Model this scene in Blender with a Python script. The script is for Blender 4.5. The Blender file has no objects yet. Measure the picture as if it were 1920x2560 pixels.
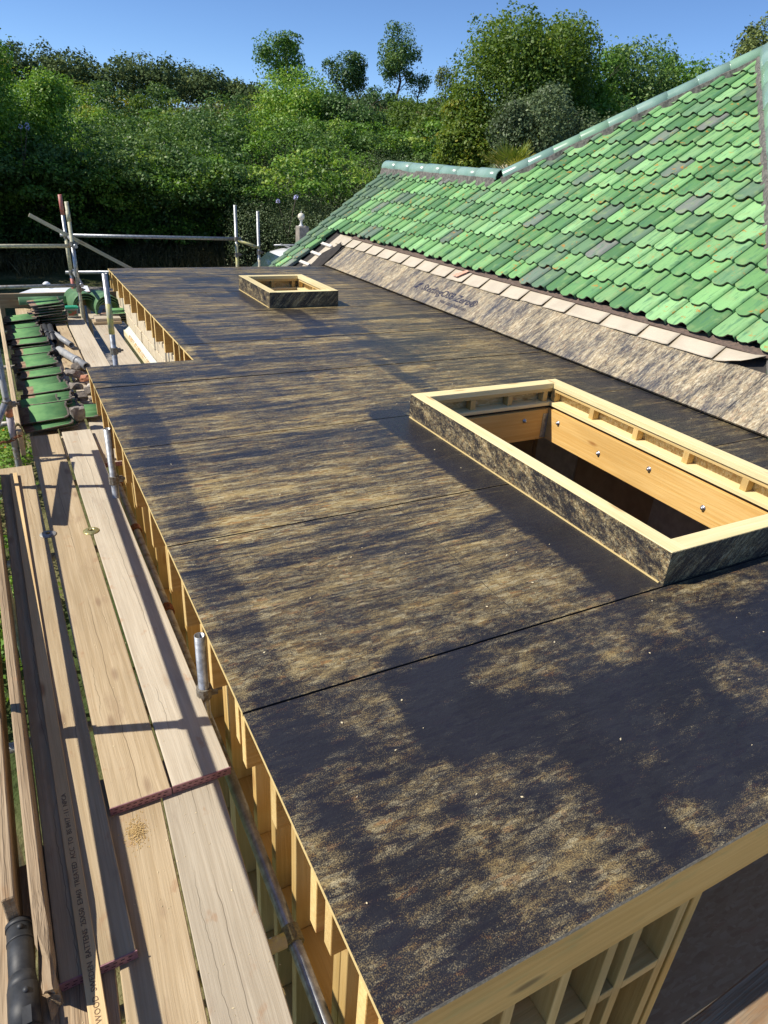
import bpy, bmesh, math, random
import numpy as np
from mathutils import Matrix, Vector
rnd = random.Random(7)
rng = np.random.default_rng(11)
scene = bpy.context.scene
C = scene.collection
R = math.radians

# ------------------------------------------------------------------ camera
cam_d = bpy.data.cameras.new('camera'); cam = bpy.data.objects.new('camera', cam_d); C.objects.link(cam)
scene.camera = cam
cam_d.sensor_fit = 'VERTICAL'; cam_d.sensor_height = 24.0
cam_d.lens = 24.0 * 1706.7 / 2560.0
cam_d.clip_start = 0.05; cam_d.clip_end = 3000
yaw, pitch, roll = R(-29.2014), R(27.3957), R(3.7773)
fw = Vector((-math.sin(yaw)*math.cos(pitch), math.cos(yaw)*math.cos(pitch), -math.sin(pitch)))
rt = Vector((math.cos(yaw), math.sin(yaw), 0)); up = rt.cross(fw)
r2 = math.cos(roll)*rt + math.sin(roll)*up; u2 = -math.sin(roll)*rt + math.cos(roll)*up
M = Matrix((r2, u2, -fw)).transposed().to_4x4(); M.translation = Vector((-0.4527, -1.6722, 1.6528))
cam.matrix_world = M

# ------------------------------------------------------------------ light
SUN_DIR = Vector((0.155, -0.050, -0.177)).normalized()      # travel direction of the light
w = bpy.data.worlds.new('World'); scene.world = w; w.use_nodes = True
nt = w.node_tree; nt.nodes.clear()
sky = nt.nodes.new('ShaderNodeTexSky'); sky.sky_type = 'NISHITA'; sky.sun_disc = False
sky.sun_elevation = math.asin(-SUN_DIR.z)
sky.sun_rotation = math.atan2(-SUN_DIR.x, -SUN_DIR.y)
sky.altitude = 0; sky.air_density = 0.6; sky.dust_density = 0.0; sky.ozone_density = 7.5
bg = nt.nodes.new('ShaderNodeBackground'); bg.inputs['Strength'].default_value = 0.135
wo = nt.nodes.new('ShaderNodeOutputWorld')
nt.links.new(sky.outputs[0], bg.inputs[0]); nt.links.new(bg.outputs[0], wo.inputs[0])
sd = bpy.data.lights.new('sun', 'SUN'); sd.energy = 5.0; sd.angle = R(0.53); sd.color = (1.0, 0.93, 0.81)
so = bpy.data.objects.new('sun', sd); C.objects.link(so)
so.rotation_euler = SUN_DIR.to_track_quat('-Z', 'Y').to_euler()
so.location = (-20, 8, 25)
vs = scene.view_settings
vs.view_transform = 'Standard'; vs.look = 'None'; vs.gamma = 1.0; vs.exposure = 0.22; vs.use_curve_mapping = False
cy = scene.cycles; cy.max_bounces = 5; cy.diffuse_bounces = 3; cy.glossy_bounces = 2; cy.transmission_bounces = 3; cy.transparent_max_bounces = 4; cy.caustics_reflective = False; cy.caustics_refractive = False

# ------------------------------------------------------------------ node helpers
class T:
    def __init__(s, name):
        s.m = bpy.data.materials.new(name); s.m.use_nodes = True
        s.t = s.m.node_tree; s.t.nodes.clear()
        s.o = s.t.nodes.new('ShaderNodeOutputMaterial')
    def n(s, typ, out=0, props=None, **k):
        nd = s.t.nodes.new('ShaderNode'+typ)
        for a, b in (props or {}).items(): setattr(nd, a, b)
        for a, b in k.items():
            key = a.replace('_', ' ')
            if key.startswith('i') and key[1:].isdigit(): inp = nd.inputs[int(key[1:])]
            else: inp = nd.inputs[key]
            if isinstance(b, bpy.types.NodeSocket): s.t.links.new(b, inp)
            else:
                if isinstance(b, tuple) and len(b) == 3 and inp.type == 'RGBA': b = (*b, 1)
                inp.default_value = b
        return nd.outputs[out]
    def math(s, op, a, b=0.0, c=None, clamp=False):
        k = dict(i0=a, i1=b)
        if c is not None: k['i2'] = c
        return s.n('Math', props=dict(operation=op, use_clamp=clamp), **k)
    def vm(s, op, a, b=None, out=0):
        k = dict(i0=a)
        if b is not None: k['i1'] = b
        return s.n('VectorMath', out, props=dict(operation=op), **k)
    def mix(s, f, a, b):
        nd = s.t.nodes.new('ShaderNodeMix'); nd.data_type = 'RGBA'
        for inp, v in ((nd.inputs[0], f), (nd.inputs[6], a), (nd.inputs[7], b)):
            if isinstance(v, bpy.types.NodeSocket): s.t.links.new(v, inp)
            else: inp.default_value = (*v, 1) if isinstance(v, tuple) else v
        return nd.outputs[2]
    def mapr(s, v, a, b, c=0.0, d=1.0, smooth=True):
        return s.n('MapRange', props=dict(interpolation_type='SMOOTHSTEP' if smooth else 'LINEAR'), i0=v, i1=a, i2=b, i3=c, i4=d)
    def noise(s, vec, scale, detail=4.0, rough=0.55, dist=0.0, out=0):
        return s.n('TexNoise', out, Vector=vec, Scale=scale, Detail=detail, Roughness=rough, Distortion=dist)
    def ramp(s, f, stops):
        nd = s.t.nodes.new('ShaderNodeValToRGB'); s.t.links.new(f, nd.inputs[0])
        e = nd.color_ramp.elements
        while len(e) < len(stops): e.new(0.5)
        for el, (p, c) in zip(e, stops): el.position = p; el.color = (*c, 1)
        return nd.outputs[0]
    def scale(s, vec, v): return s.vm('MULTIPLY', vec, v)
    def obj(s): return s.n('TexCoord', 3)
    def pos(s): return s.n('NewGeometry', 0)
    def rand(s): return s.n('ObjectInfo', 5)
    def bsdf(s, color, rough=0.6, spec=0.5, metal=0.0, bump=None, bstr=0.3, bdist=0.01, **k):
        b = s.t.nodes.new('ShaderNodeBsdfPrincipled')
        def st(n_, v):
            if isinstance(v, bpy.types.NodeSocket): s.t.links.new(v, b.inputs[n_])
            else: b.inputs[n_].default_value = (*v, 1) if isinstance(v, tuple) else v
        st('Base Color', color); st('Roughness', rough); st('Specular IOR Level', spec); st('Metallic', metal)
        for a, c in k.items(): st(a.replace('_', ' '), c)
        if bump is not None:
            bn = s.n('Bump', Height=bump, Strength=bstr, Distance=bdist); s.t.links.new(bn, b.inputs['Normal'])
        s.t.links.new(b.outputs[0], s.o.inputs[0]); return b
MAT = {}
def wood(name, a, b, knot=(0.25, 0.12, 0.05), rough=0.75, fine=1.0, stain=None, kn=0.5, grey=0.0, bstr=0.25, crack=False):
    t = T(name); p = t.obj(); r = t.rand()
    off = t.n('CombineXYZ', i0=t.math('MULTIPLY', r, 37.0), i1=t.math('MULTIPLY', r, 11.0), i2=t.math('MULTIPLY', r, 7.0))
    q = t.vm('ADD', p, off)
    warp = t.noise(t.scale(q, (2.0, 6.0, 6.0)), 1.0, 2, out=1)
    qq = t.vm('ADD', q, t.scale(warp, (0.0, 0.018, 0.018)))
    g1 = t.noise(t.scale(qq, (1.2*fine, 55.0*fine, 55.0*fine)), 1.0, 3, 0.6)
    g2 = t.noise(t.scale(qq, (6.0, 220.0, 220.0)), 1.0, 2, 0.6)
    g3 = t.noise(t.scale(q, (1.3, 5.0, 5.0)), 1.0, 3)
    f = t.math('ADD', t.math('MULTIPLY', g1, 0.75), t.math('MULTIPLY', g2, 0.25))
    f = t.mapr(f, 0.30, 0.72)
    col = t.mix(f, a, b)
    col = t.mix(t.mapr(g3, 0.35, 0.75, 0.0, 0.45), col, tuple(x*0.72 for x in a))
    kv = t.n('TexVoronoi', Vector=t.scale(q, (2.6, 9.0, 9.0)), Scale=1.0, Randomness=1.0)
    kd = t.mapr(kv, 0.06, 0.20, 1.0, 0.0)
    col = t.mix(t.math('MULTIPLY', kd, kn), col, knot)
    if crack:
        xy = t.n('SeparateXYZ', 0, Vector=q); yy_ = t.n('SeparateXYZ', 1, Vector=p)
        for (am, c0, sc_, lo, hi, wd_) in ((0.06, 0.0, 1.3, 0.42, 0.50, 0.0022), (0.09, 0.06, 2.3, 0.52, 0.58, 0.0016), (0.07, -0.055, 1.9, 0.50, 0.57, 0.0016)):
            w1 = t.noise(t.n('CombineXYZ', i0=t.math('MULTIPLY', xy, sc_), i1=c0*50), 1.0, 4, 0.7)
            gate = t.mapr(t.noise(t.n('CombineXYZ', i0=t.math('MULTIPLY', xy, 0.9), i1=c0*90+7), 1.0, 2), lo, hi)
            d = t.math('ABSOLUTE', t.math('ADD', t.math('SUBTRACT', yy_, c0), t.math('MULTIPLY', t.math('SUBTRACT', w1, 0.5), am)))
            col = t.mix(t.math('MULTIPLY', t.mapr(d, wd_*.4, wd_, 0.75, 0.0), gate), col, tuple(x*0.35 for x in a))
        rk = t.noise(t.n('CombineXYZ', i0=t.math('MULTIPLY', xy, 9.0), i1=t.math('MULTIPLY', yy_, 14.0), i2=3.0), 1.0, 3)
        col = t.mix(t.mapr(rk, 0.62, 0.74, 0.0, 0.5), col, (0.42, 0.24, 0.13))
    if stain:
        sn = t.noise(t.scale(q, (3.0, 9.0, 9.0)), 1.3, 4, 0.6)
        col = t.mix(t.mapr(sn, 0.55, 0.75, 0.0, 0.6), col, stain)
    v = t.math('ADD', t.math('MULTIPLY', r, 0.3), 0.85)
    col = t.n('HueSaturation', Value=v, Color=col)
    t.bsdf(col, rough, 0.3, bump=t.math('ADD', f, t.math('MULTIPLY', kd, 0.6)), bstr=bstr, bdist=0.004)
    MAT[name] = t.m; return t.m
wood('scaffold_timber', (0.46, 0.345, 0.205), (0.62, 0.495, 0.325), knot=(0.22, 0.13, 0.08), rough=0.85, kn=0.55, stain=(0.38, 0.27, 0.17), bstr=0.3, crack=True)
wood('scaffold_timber_pale', (0.47, 0.40, 0.30), (0.60, 0.53, 0.415), knot=(0.34, 0.22, 0.13), rough=0.85, kn=0.4, stain=(0.40, 0.33, 0.25), bstr=0.25, crack=True)
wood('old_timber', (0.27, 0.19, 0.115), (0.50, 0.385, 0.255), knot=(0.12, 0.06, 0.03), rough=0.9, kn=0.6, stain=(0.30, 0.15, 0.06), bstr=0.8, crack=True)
wood('joist_timber_shaded', (0.54, 0.295, 0.075), (0.67, 0.42, 0.145), knot=(0.42, 0.18, 0.05), rough=0.6, kn=0.7)  # side colour darkened as shade against the paler sunlit ends
wood('joist_end_timber', (0.74, 0.50, 0.19), (0.86, 0.64, 0.28), knot=(0.5, 0.28, 0.1), rough=0.7, kn=0.3)
wood('trimmer_timber', (0.74, 0.43, 0.125), (0.85, 0.57, 0.22), knot=(0.32, 0.12, 0.03), rough=0.55, kn=0.8)
wood('kerb_timber', (0.78, 0.63, 0.31), (0.88, 0.75, 0.44), knot=(0.48, 0.30, 0.12), rough=0.7, kn=0.7, stain=(0.66, 0.62, 0.36))
wood('fascia_timber', (0.68, 0.41, 0.12), (0.82, 0.54, 0.19), knot=(0.24, 0.16, 0.06), rough=0.7, kn=0.9, stain=(0.46, 0.38, 0.14))
wood('stud_timber', (0.56, 0.36, 0.12), (0.70, 0.49, 0.20), knot=(0.36, 0.18, 0.06), rough=0.65, kn=0.6)
wood('batten_timber', (0.68, 0.47, 0.23), (0.82, 0.62, 0.34), knot=(0.36, 0.18, 0.08), rough=0.7, kn=0.8)
wood('far_batten_timber', (0.55, 0.48, 0.32), (0.72, 0.64, 0.45), rough=0.7)

def osb_colors(t, p, s=1.0):
    """tan strand colours: three layers of elongated flakes with their own directions"""
    def layer(ang, seed):
        v = t.n('Mapping', Vector=p, Rotation=(0, 0, ang), Location=(seed, seed*1.7, 0), Scale=(16*s, 80*s, 45*s))
        return t.n('TexVoronoi', 1, Vector=v, Scale=1.0, Randomness=1.0)
    a = layer(0.25, 3.1); b = layer(1.25, 9.7)
    sel = t.noise(p, 16*s, 2)
    f1 = t.n('SeparateColor', 0, Color=a); f2 = t.n('SeparateColor', 1, Color=b)
    f = t.n('Mix', 0, i0=t.mapr(sel, 0.45, 0.5), i2=f1, i3=f2)
    col = t.ramp(f, [(0.0, (0.40, 0.25, 0.095)), (0.2, (0.50, 0.365, 0.165)), (0.6, (0.56, 0.43, 0.21)), (0.92, (0.68, 0.57, 0.34)), (1.0, (0.50, 0.29, 0.12))])
    return col, f
DECK_DARK = [  # x0,x1,y0,y1,strength : rolled overlaps of primer
    (0.03, 0.22, -0.25, 1.25, .22), (0.05, 0.27, 1.25, 2.55, .26), (0.10, 0.32, 2.5, 4.3, .24),
    (0.07, 0.18, -0.9, -0.42, .26), (0.48, 0.83, -0.44, -0.03, .32), (0.66, 0.90, -0.64, -0.34, .26), (0.86, 1.02, -1.1, -0.5, .36),
    (0.86, 1.6, -0.62, -0.30, .22), (1.15, 1.7, -0.95, -0.62, .22), (0.42, 0.50, -0.66, -0.56, .25), (1.9, 4.3, -0.9, -0.10, .22),
    (1.69, 1.96, -0.02, 2.52, .55), (1.69, 3.5, 2.36, 2.60, .26), (3.28, 4.3, -0.3, 2.9, .24),
    (2.36, 2.52, 2.4, 3.9, .30), (2.55, 2.90, 3.6, 4.95, .22), (2.18, 2.90, 4.88, 5.15, .28), (2.28, 2.55, 5.1, 6.15, .30),
    (0.93, 1.11, 4.2, 5.75, .30), (2.06, 2.24, 6.2, 7.6, .36), (1.5, 2.3, 7.0, 7.3, .2), (1.7, 2.3, 7.9, 8.5, .22), (3.9, 4.3, 2.5, 9.4, .12)]
def deck_material(name, base=0.0, vertical=False, boxes=True, tan=1.0, sc=1.0, big_patches=False, ink_=None, sat=1.0, grain=1.0):
    t = T(name); p = t.pos()
    if vertical: p = t.n('Mapping', Vector=p, Rotation=(R(70), 0, R(45)))
    col, fl = osb_colors(t, p, sc)
    wv = t.scale(t.noise(p, 5.0, 2, out=1), (0.10, 0.10, 0.0)); pw = t.vm('ADD', p, wv)
    st = t.noise(t.n('Mapping', Vector=p, Rotation=(0, 0, R(3)), Scale=(1.5, 15.0, 6.0)), 1.0, 5, 0.66)
    st2 = t.noise(t.n('Mapping', Vector=pw, Rotation=(0, 0, R(-5)), Scale=(4.5, 70.0, 20.0)), 1.0, 3, 0.65)
    half = lambda v, k: t.math('MULTIPLY', t.math('SUBTRACT', v, 0.5), k)
    blo = t.noise(p, 2.2, 4, 0.6)
    fine = t.noise(p, 260.0, 2, 0.75); fine2 = t.noise(t.n('Mapping', Vector=p, Scale=(60.0, 110.0, 90.0)), 1.0, 3, 0.7)
    if boxes:                                   # cross-rolled, patchier coat near the front edge
        fy = t.mapr(t.n('SeparateXYZ', 1, Vector=p), -0.25, 0.9)
        iso = t.noise(t.n('Mapping', Vector=pw, Rotation=(0, 0, R(20)), Scale=(4.0, 7.0, 5.0)), 1.0, 5, 0.6)
        iso = t.math("ADD", half(iso, 0.38), 0.5)
        st = t.n('Mix', 0, i0=fy, i2=iso, i3=st); st2 = t.n('Mix', 0, i0=fy, i2=t.noise(t.n('Mapping', Vector=p, Rotation=(0, 0, R(50)), Scale=(9.0, 22.0, 9.0)), 1.0, 3), i3=st2)
    m = t.math('ADD', half(st, 1.75), half(st2, 1.15))
    m = t.math('ADD', m, half(blo, 0.9 if big_patches else 0.5))
    m = t.math('ADD', m, half(fl, -0.14))
    m = t.math('ADD', m, half(fine, 1.9*grain)); m = t.math('ADD', m, half(fine2, 0.85*grain))
    m = t.math('ADD', m, 0.62 + base)
    if boxes:
        m = t.math('ADD', m, t.n('Attribute', 2, props=dict(attribute_name='cover')))
    if boxes: m = t.math('ADD', m, t.math('MULTIPLY', t.math('SUBTRACT', 1.0, fy), 0.12))
    mask = t.mapr(m, 0.0, 1.02)
    mask = t.math('SUBTRACT', mask, t.mapr(fine, 0.70, 0.78, 0.0, 0.35), clamp=True)
    ink = t.mix(t.mapr(blo, 0.35, 0.7), (0.0075, 0.0095, 0.018), (0.013, 0.0155, 0.026))
    if ink_: ink = t.mix(t.mapr(blo, 0.35, 0.7), *ink_)
    if tan != 1.0 or sat != 1.0: col = t.n('HueSaturation', Value=tan, Saturation=sat, Color=col)
    c = t.mix(t.math('MULTIPLY', mask, 0.97), col, ink)
    ro = t.math('ADD', t.math('MULTIPLY', mask, -0.42), 0.72)
    ro = t.math('ADD', ro, t.math('MULTIPLY', t.math('SUBTRACT', fine2, 0.5), 0.35))
    t.bsdf(c, ro, 0.4, bump=fine2, bstr=0.55, bdist=0.004)
    MAT[name] = t.m
deck_material('primed_osb', 0.11, tan=0.78, sat=1.08)
deck_material('primed_osb_slope', -0.08, tan=0.95, sat=0.78, grain=0.7, boxes=False, big_patches=True, ink_=((0.028, 0.030, 0.040), (0.06, 0.063, 0.078)))
deck_material('primed_osb_kerb', 0.16, vertical=True, boxes=False, sc=1.6)
t = T('raw_osb'); col, fl = osb_colors(t, t.pos(), 1.0); t.bsdf(col, 0.75, 0.2, bump=fl, bstr=0.3, bdist=0.002); MAT['raw_osb'] = t.m
t = T('shaded_osb'); col, fl = osb_colors(t, t.pos(), 1.0); t.bsdf(t.mix(0.45, (0.40, 0.30, 0.20), t.n('HueSaturation', Value=0.75, Saturation=0.8, Color=col)), 0.9, 0.1); MAT['shaded_osb'] = t.m  # darker copy of the bare OSB, deep shade under the roof put into colour
t = T('board_edge'); e = t.noise(t.pos(), 120, 3); t.bsdf(t.mix(e, (0.60, 0.42, 0.16), (0.82, 0.66, 0.32)), 0.8, 0.2); MAT['board_edge'] = t.m
t = T('primed_edge'); e = t.noise(t.pos(), 150, 3); t.bsdf(t.mix(t.mapr(e, 0.4, 0.65), (0.34, 0.29, 0.21), (0.58, 0.50, 0.37)), 0.8, 0.2); MAT['primed_edge'] = t.m

def plain(name, c1, c2=None, rough=0.6, scale=12.0, metal=0.0, spec=0.5, bstr=0.15, lo=0.35, hi=0.65, detail=5, **k):
    t = T(name); p = t.pos(); n_ = t.noise(p, scale, detail, 0.62)
    col = t.mix(t.mapr(n_, lo, hi), c1, c2 or tuple(x*0.8 for x in c1))
    t.bsdf(col, rough, spec, metal, bump=n_, bstr=bstr, bdist=0.005, **k); MAT[name] = t.m; return t.m
plain('galvanised', (0.46, 0.48, 0.50), (0.28, 0.29, 0.30), 0.42, 30, metal=0.6, bstr=0.2)
plain('old_tube', (0.40, 0.40, 0.38), (0.22, 0.17, 0.11), 0.55, 22, metal=0.4, lo=0.45, hi=0.7)
plain('yellow_tube', (0.62, 0.58, 0.22), (0.44, 0.42, 0.30), 0.55, 18, lo=0.4, hi=0.6)
plain('pale_yellow_tube', (0.60, 0.57, 0.38), (0.38, 0.36, 0.27), 0.55, 26, lo=0.4, hi=0.65)
plain('red_paint', (0.62, 0.16, 0.12), (0.50, 0.24, 0.20), 0.55, 30)
plain('orange_paint', (0.68, 0.27, 0.14), (0.5, 0.3, 0.2), 0.6, 40)
plain('coupler_steel', (0.30, 0.29, 0.26), (0.17, 0.14, 0.10), 0.6, 60, metal=0.4, bstr=0.6)
plain('mossy_coupler', (0.33, 0.29, 0.14), (0.18, 0.15, 0.08), 0.85, 90, bstr=0.8)
plain('rust', (0.28, 0.10, 0.04), (0.14, 0.06, 0.03), 0.9, 70, bstr=0.8)
plain('brass_plate', (0.62, 0.55, 0.25), (0.42, 0.38, 0.16), 0.35, 60, metal=0.7)
plain('zinc_bolt', (0.62, 0.63, 0.66), (0.45, 0.46, 0.5), 0.3, 60, metal=0.8)
plain('band_metal', (0.40, 0.20, 0.22), (0.30, 0.15, 0.17), 0.5, 60, metal=0.2)
plain('black_slot', (0.012, 0.010, 0.010), None, 0.9)
plain('lead_sheet', (0.58, 0.505, 0.39), (0.50, 0.435, 0.335), 0.55, 3.0, spec=0.4, bstr=0.05)
plain('lead_red_mark', (0.62, 0.28, 0.18), (0.64, 0.42, 0.30), 0.7, 40)
plain('mortar', (0.20, 0.185, 0.165), (0.09, 0.085, 0.08), 0.95, 26, bstr=1.0)
plain('felt_and_seam_shade', (0.045, 0.038, 0.034), (0.028, 0.025, 0.023), 0.9, 14)
plain('brown_batten', (0.16, 0.11, 0.085), (0.10, 0.075, 0.06), 0.9, 30)
plain('white_batten', (0.74, 0.70, 0.64), (0.60, 0.55, 0.48), 0.8, 30)
plain('grey_clay', (0.20, 0.165, 0.135), (0.11, 0.095, 0.08), 0.9, 50, bstr=0.6)
plain('terracotta', (0.48, 0.20, 0.11), (0.34, 0.17, 0.11), 0.9, 40, bstr=0.5)
plain('block_cream', (0.66, 0.57, 0.40), (0.55, 0.46, 0.33), 0.95, 25, bstr=0.5)
plain('render_cream', (0.80, 0.72, 0.50), (0.74, 0.65, 0.43), 0.9, 8, bstr=0.2)
plain('foam_orange', (0.62, 0.33, 0.12), (0.72, 0.55, 0.3), 0.95, 60, bstr=1.0)
plain('insulation_green', (0.60, 0.63, 0.56), (0.52, 0.55, 0.48), 0.8, 12)
plain('black_plastic', (0.024, 0.026, 0.030), (0.04, 0.042, 0.046), 0.55, 30, spec=0.5)
plain('grey_plastic', (0.30, 0.31, 0.32), (0.42, 0.42, 0.41), 0.5, 14)
plain('pink_grey_tube', (0.38, 0.35, 0.40), (0.50, 0.46, 0.48), 0.6, 20)
plain('stone_rubble', (0.30, 0.27, 0.23), (0.16, 0.13, 0.11), 0.95, 22, bstr=1.0)
plain('white_sheet', (0.80, 0.82, 0.85), (0.72, 0.75, 0.8), 0.5, 6)
plain('car_paint', (0.82, 0.83, 0.84), (0.80, 0.81, 0.82), 0.18, 3, spec=0.6, bstr=0.0)
plain('car_glass', (0.03, 0.05, 0.055), (0.03, 0.05, 0.055), 0.06, 3, spec=0.9, bstr=0.0)
plain('rubber', (0.02, 0.02, 0.02), None, 0.8)
plain('alloy', (0.55, 0.55, 0.56), None, 0.35, metal=0.8)
plain('lamp_glass', (0.85, 0.80, 0.66), (0.80, 0.74, 0.58), 0.25, 4, bstr=0.0)
plain('white_iron', (0.78, 0.78, 0.76), (0.66, 0.66, 0.64), 0.45, 30)
plain('pillar_stone', (0.36, 0.33, 0.29), (0.24, 0.22, 0.19), 0.95, 9, bstr=0.5)
plain('interior_board', (0.58, 0.42, 0.25), (0.48, 0.34, 0.20), 0.85, 6)
plain('interior_plaster', (0.70, 0.66, 0.58), None, 0.9)
plain('print_ink', (0.02, 0.022, 0.05), (0.05, 0.05, 0.08), 0.8, 160, lo=0.5, hi=0.8)
plain('batten_ink', (0.20, 0.12, 0.07), (0.32, 0.21, 0.12), 0.9, 160, lo=0.45, hi=0.7)
plain('sawdust', (0.78, 0.58, 0.28), (0.66, 0.46, 0.2), 0.95, 200, bstr=1.0)
plain('wood_chip', (0.76, 0.64, 0.40), None, 0.9)
plain('lid_green', (0.03, 0.36, 0.20), (0.04, 0.42, 0.25), 0.35, 8)
plain('label_red', (0.34, 0.10, 0.06), (0.05, 0.25, 0.12), 0.5, 25, lo=0.48, hi=0.52)
t = T('tub_plastic'); t.bsdf((0.55, 0.62, 0.58), 0.25, 0.5, Transmission_Weight=0.45); MAT['tub_plastic'] = t.m
plain('bounce_ground_pale', (0.66, 0.54, 0.38), (0.56, 0.45, 0.31), 0.95, 3)
plain('bark', (0.15, 0.12, 0.09), (0.07, 0.055, 0.045), 0.95, 20, bstr=1.0)
plain('petal_blue', (0.50, 0.50, 0.85), (0.62, 0.62, 0.9), 0.6, 30)
plain('petal_orange', (0.75, 0.25, 0.03), (0.8, 0.4, 0.05), 0.6, 30)

def tile_material(name, island=False):
    t = T(name); p = t.pos()
    r = t.n('NewGeometry', 8) if island else t.rand()
    r2_ = t.math('FRACT', t.math('MULTIPLY', r, 17.31)); r3 = t.math('FRACT', t.math('MULTIPLY', r, 71.7))
    base = t.ramp(r, [(0.0, (0.116, 0.262, 0.103)), (0.14, (0.143, 0.320, 0.121)), (0.28, (0.197, 0.407, 0.146)), (0.50, (0.260, 0.504, 0.194)), (0.76, (0.305, 0.543, 0.240)), (0.82, (0.215, 0.407, 0.189)), (0.91, (0.161, 0.281, 0.154)), (0.95, (0.170, 0.242, 0.172)), (1.0, (0.250, 0.260, 0.230))])
    base = t.n('HueSaturation', Saturation=1.0, Value=t.math('ADD', t.math('MULTIPLY', r3, 0.34), 0.74), Color=base)
    off = t.n('CombineXYZ', i0=t.math('MULTIPLY', r2_, 30.0), i1=t.math('MULTIPLY', r3, 30.0), i2=r)
    q = t.vm('ADD', p, off)
    stv = t.n('Mapping', Vector=q, Rotation=(0, R(36), 0), Scale=(3.0, 26.0, 10.0))
    st = t.noise(stv, 1.0, 4, 0.6)
    col = t.mix(t.mapr(st, 0.48, 0.72, 0.0, 0.8), base, (0.07, 0.19, 0.10))
    col = t.mix(t.mapr(t.noise(q, 7.0, 3), 0.5, 0.75, 0.0, 0.6), col, (0.30, 0.42, 0.17))
    li = t.noise(q, 15.0, 4, 0.65)
    lic = t.math('MULTIPLY', t.mapr(li, 0.60, 0.65), t.mapr(r2_, 0.5, 0.65))
    col = t.mix(t.math('MULTIPLY', lic, 0.8), col, (0.50, 0.22, 0.03))
    sp = t.noise(q, 140.0, 2)
    col = t.mix(t.mapr(sp, 0.68, 0.74, 0.0, 0.6), col, (0.10, 0.10, 0.07))
    t.bsdf(col, t.math('ADD', t.math('MULTIPLY', st, 0.3), 0.26), 0.5, bump=t.math('ADD', st, t.math('MULTIPLY', sp, 0.3)), bstr=0.12, bdist=0.004)
    MAT[name] = t.m
tile_material('glazed_tile'); tile_material('glazed_tile_far', True)
t = T('stack_tile'); p = t.obj()
sx = t.n('SeparateXYZ', 1, Vector=t.vm('ADD', p, t.scale(t.noise(p, 30, 3, out=1), (0.0, 0.02, 0.0))))
g = t.mix(t.mapr(t.noise(t.pos(), 8, 4), 0.35, 0.7), (0.16, 0.33, 0.13), (0.10, 0.24, 0.10))
cl = t.mix(t.mapr(t.noise(t.pos(), 20, 4), 0.4, 0.6), (0.30, 0.22, 0.15), (0.20, 0.12, 0.09))
t.bsdf(t.mix(t.mapr(sx, 0.285, 0.30), g, cl), t.mapr(sx, 0.285, 0.30, 0.8, 0.95), 0.12); MAT['stack_tile'] = t.m
t = T('ridge_glaze'); p = t.pos(); n1 = t.noise(p, 4, 4); r = t.rand()
c = t.mix(t.mapr(n1, 0.35, 0.7), (0.20, 0.33, 0.27), (0.28, 0.41, 0.35)); c = t.mix(t.mapr(r, 0.8, 0.95, 0.0, 0.6), c, (0.24, 0.42, 0.24))
c = t.mix(t.mapr(t.noise(p, 60, 3), 0.74, 0.78), c, (0.5, 0.52, 0.45)); t.bsdf(c, 0.24, 0.55, bump=t.noise(p, 25, 2), bstr=0.05, bdist=0.004); MAT['ridge_glaze'] = t.m
t = T('hidden_slope'); p = t.pos(); wv = t.n('TexWave', 1, Vector=p, Scale=2.0); t.bsdf(t.mix(t.noise(p, 5), (0.14, 0.34, 0.13), (0.2, 0.46, 0.18)), 0.4, bump=wv, bstr=0.6, bdist=0.04); MAT['hidden_slope'] = t.m
t = T('grass_ground'); p = t.pos(); n1 = t.noise(p, 0.35, 5); n2 = t.noise(p, 9, 4)
c = t.mix(t.mapr(n1, 0.4, 0.62), (0.06, 0.085, 0.028), (0.20, 0.18, 0.085)); c = t.mix(t.mapr(n2, 0.4, 0.7, 0, 0.6), c, (0.04, 0.05, 0.02)); t.bsdf(c, 0.95, 0.1, bump=n2, bstr=0.8, bdist=0.1); MAT['grass_ground'] = t.m
t = T('gravel'); p = t.pos(); v = t.n('TexVoronoi', 1, Vector=p, Scale=45.0); t.bsdf(t.mix(t.n('SeparateColor', 0, Color=v), (0.20, 0.18, 0.16), (0.40, 0.37, 0.33)), 0.95, 0.2, bump=t.n('TexVoronoi', 0, Vector=p, Scale=45.0), bstr=0.6, bdist=0.02); MAT['gravel'] = t.m
def leaf_material(name, stops, trans=0.3, rough=0.5, spec=0.35):
    t = T(name); a = t.n('Attribute', 2, props=dict(attribute_name='tone'))
    col = t.ramp(a, stops)
    b = t.bsdf(col, rough, spec)
    tr = t.n('BsdfTranslucent', Color=t.n('HueSaturation', Hue=0.49, Saturation=1.1, Value=1.25, Color=col))
    mx = t.t.nodes.new('ShaderNodeMixShader'); mx.inputs[0].default_value = trans
    t.t.links.new(b.outputs[0], mx.inputs[1]); t.t.links.new(tr, mx.inputs[2]); t.t.links.new(mx.outputs[0], t.o.inputs[0]); MAT[name] = t.m
leaf_material('leaf_bright', [(0.0, (0.065, 0.139, 0.028)), (0.5, (0.139, 0.280, 0.041)), (0.85, (0.223, 0.390, 0.057)), (1.0, (0.372, 0.483, 0.094))], 0.32)
leaf_material('leaf_deep', [(0.0, (0.041, 0.091, 0.028)), (0.6, (0.091, 0.181, 0.045)), (1.0, (0.181, 0.283, 0.071))], 0.25)
leaf_material('leaf_gorse', [(0.0, (0.048, 0.074, 0.030)), (0.6, (0.105, 0.153, 0.057)), (1.0, (0.217, 0.261, 0.087))], 0.15, 0.8, 0.1)
leaf_material('leaf_grey', [(0.0, (0.061, 0.096, 0.046)), (0.6, (0.124, 0.176, 0.074)), (1.0, (0.202, 0.264, 0.114))], 0.2)
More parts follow.
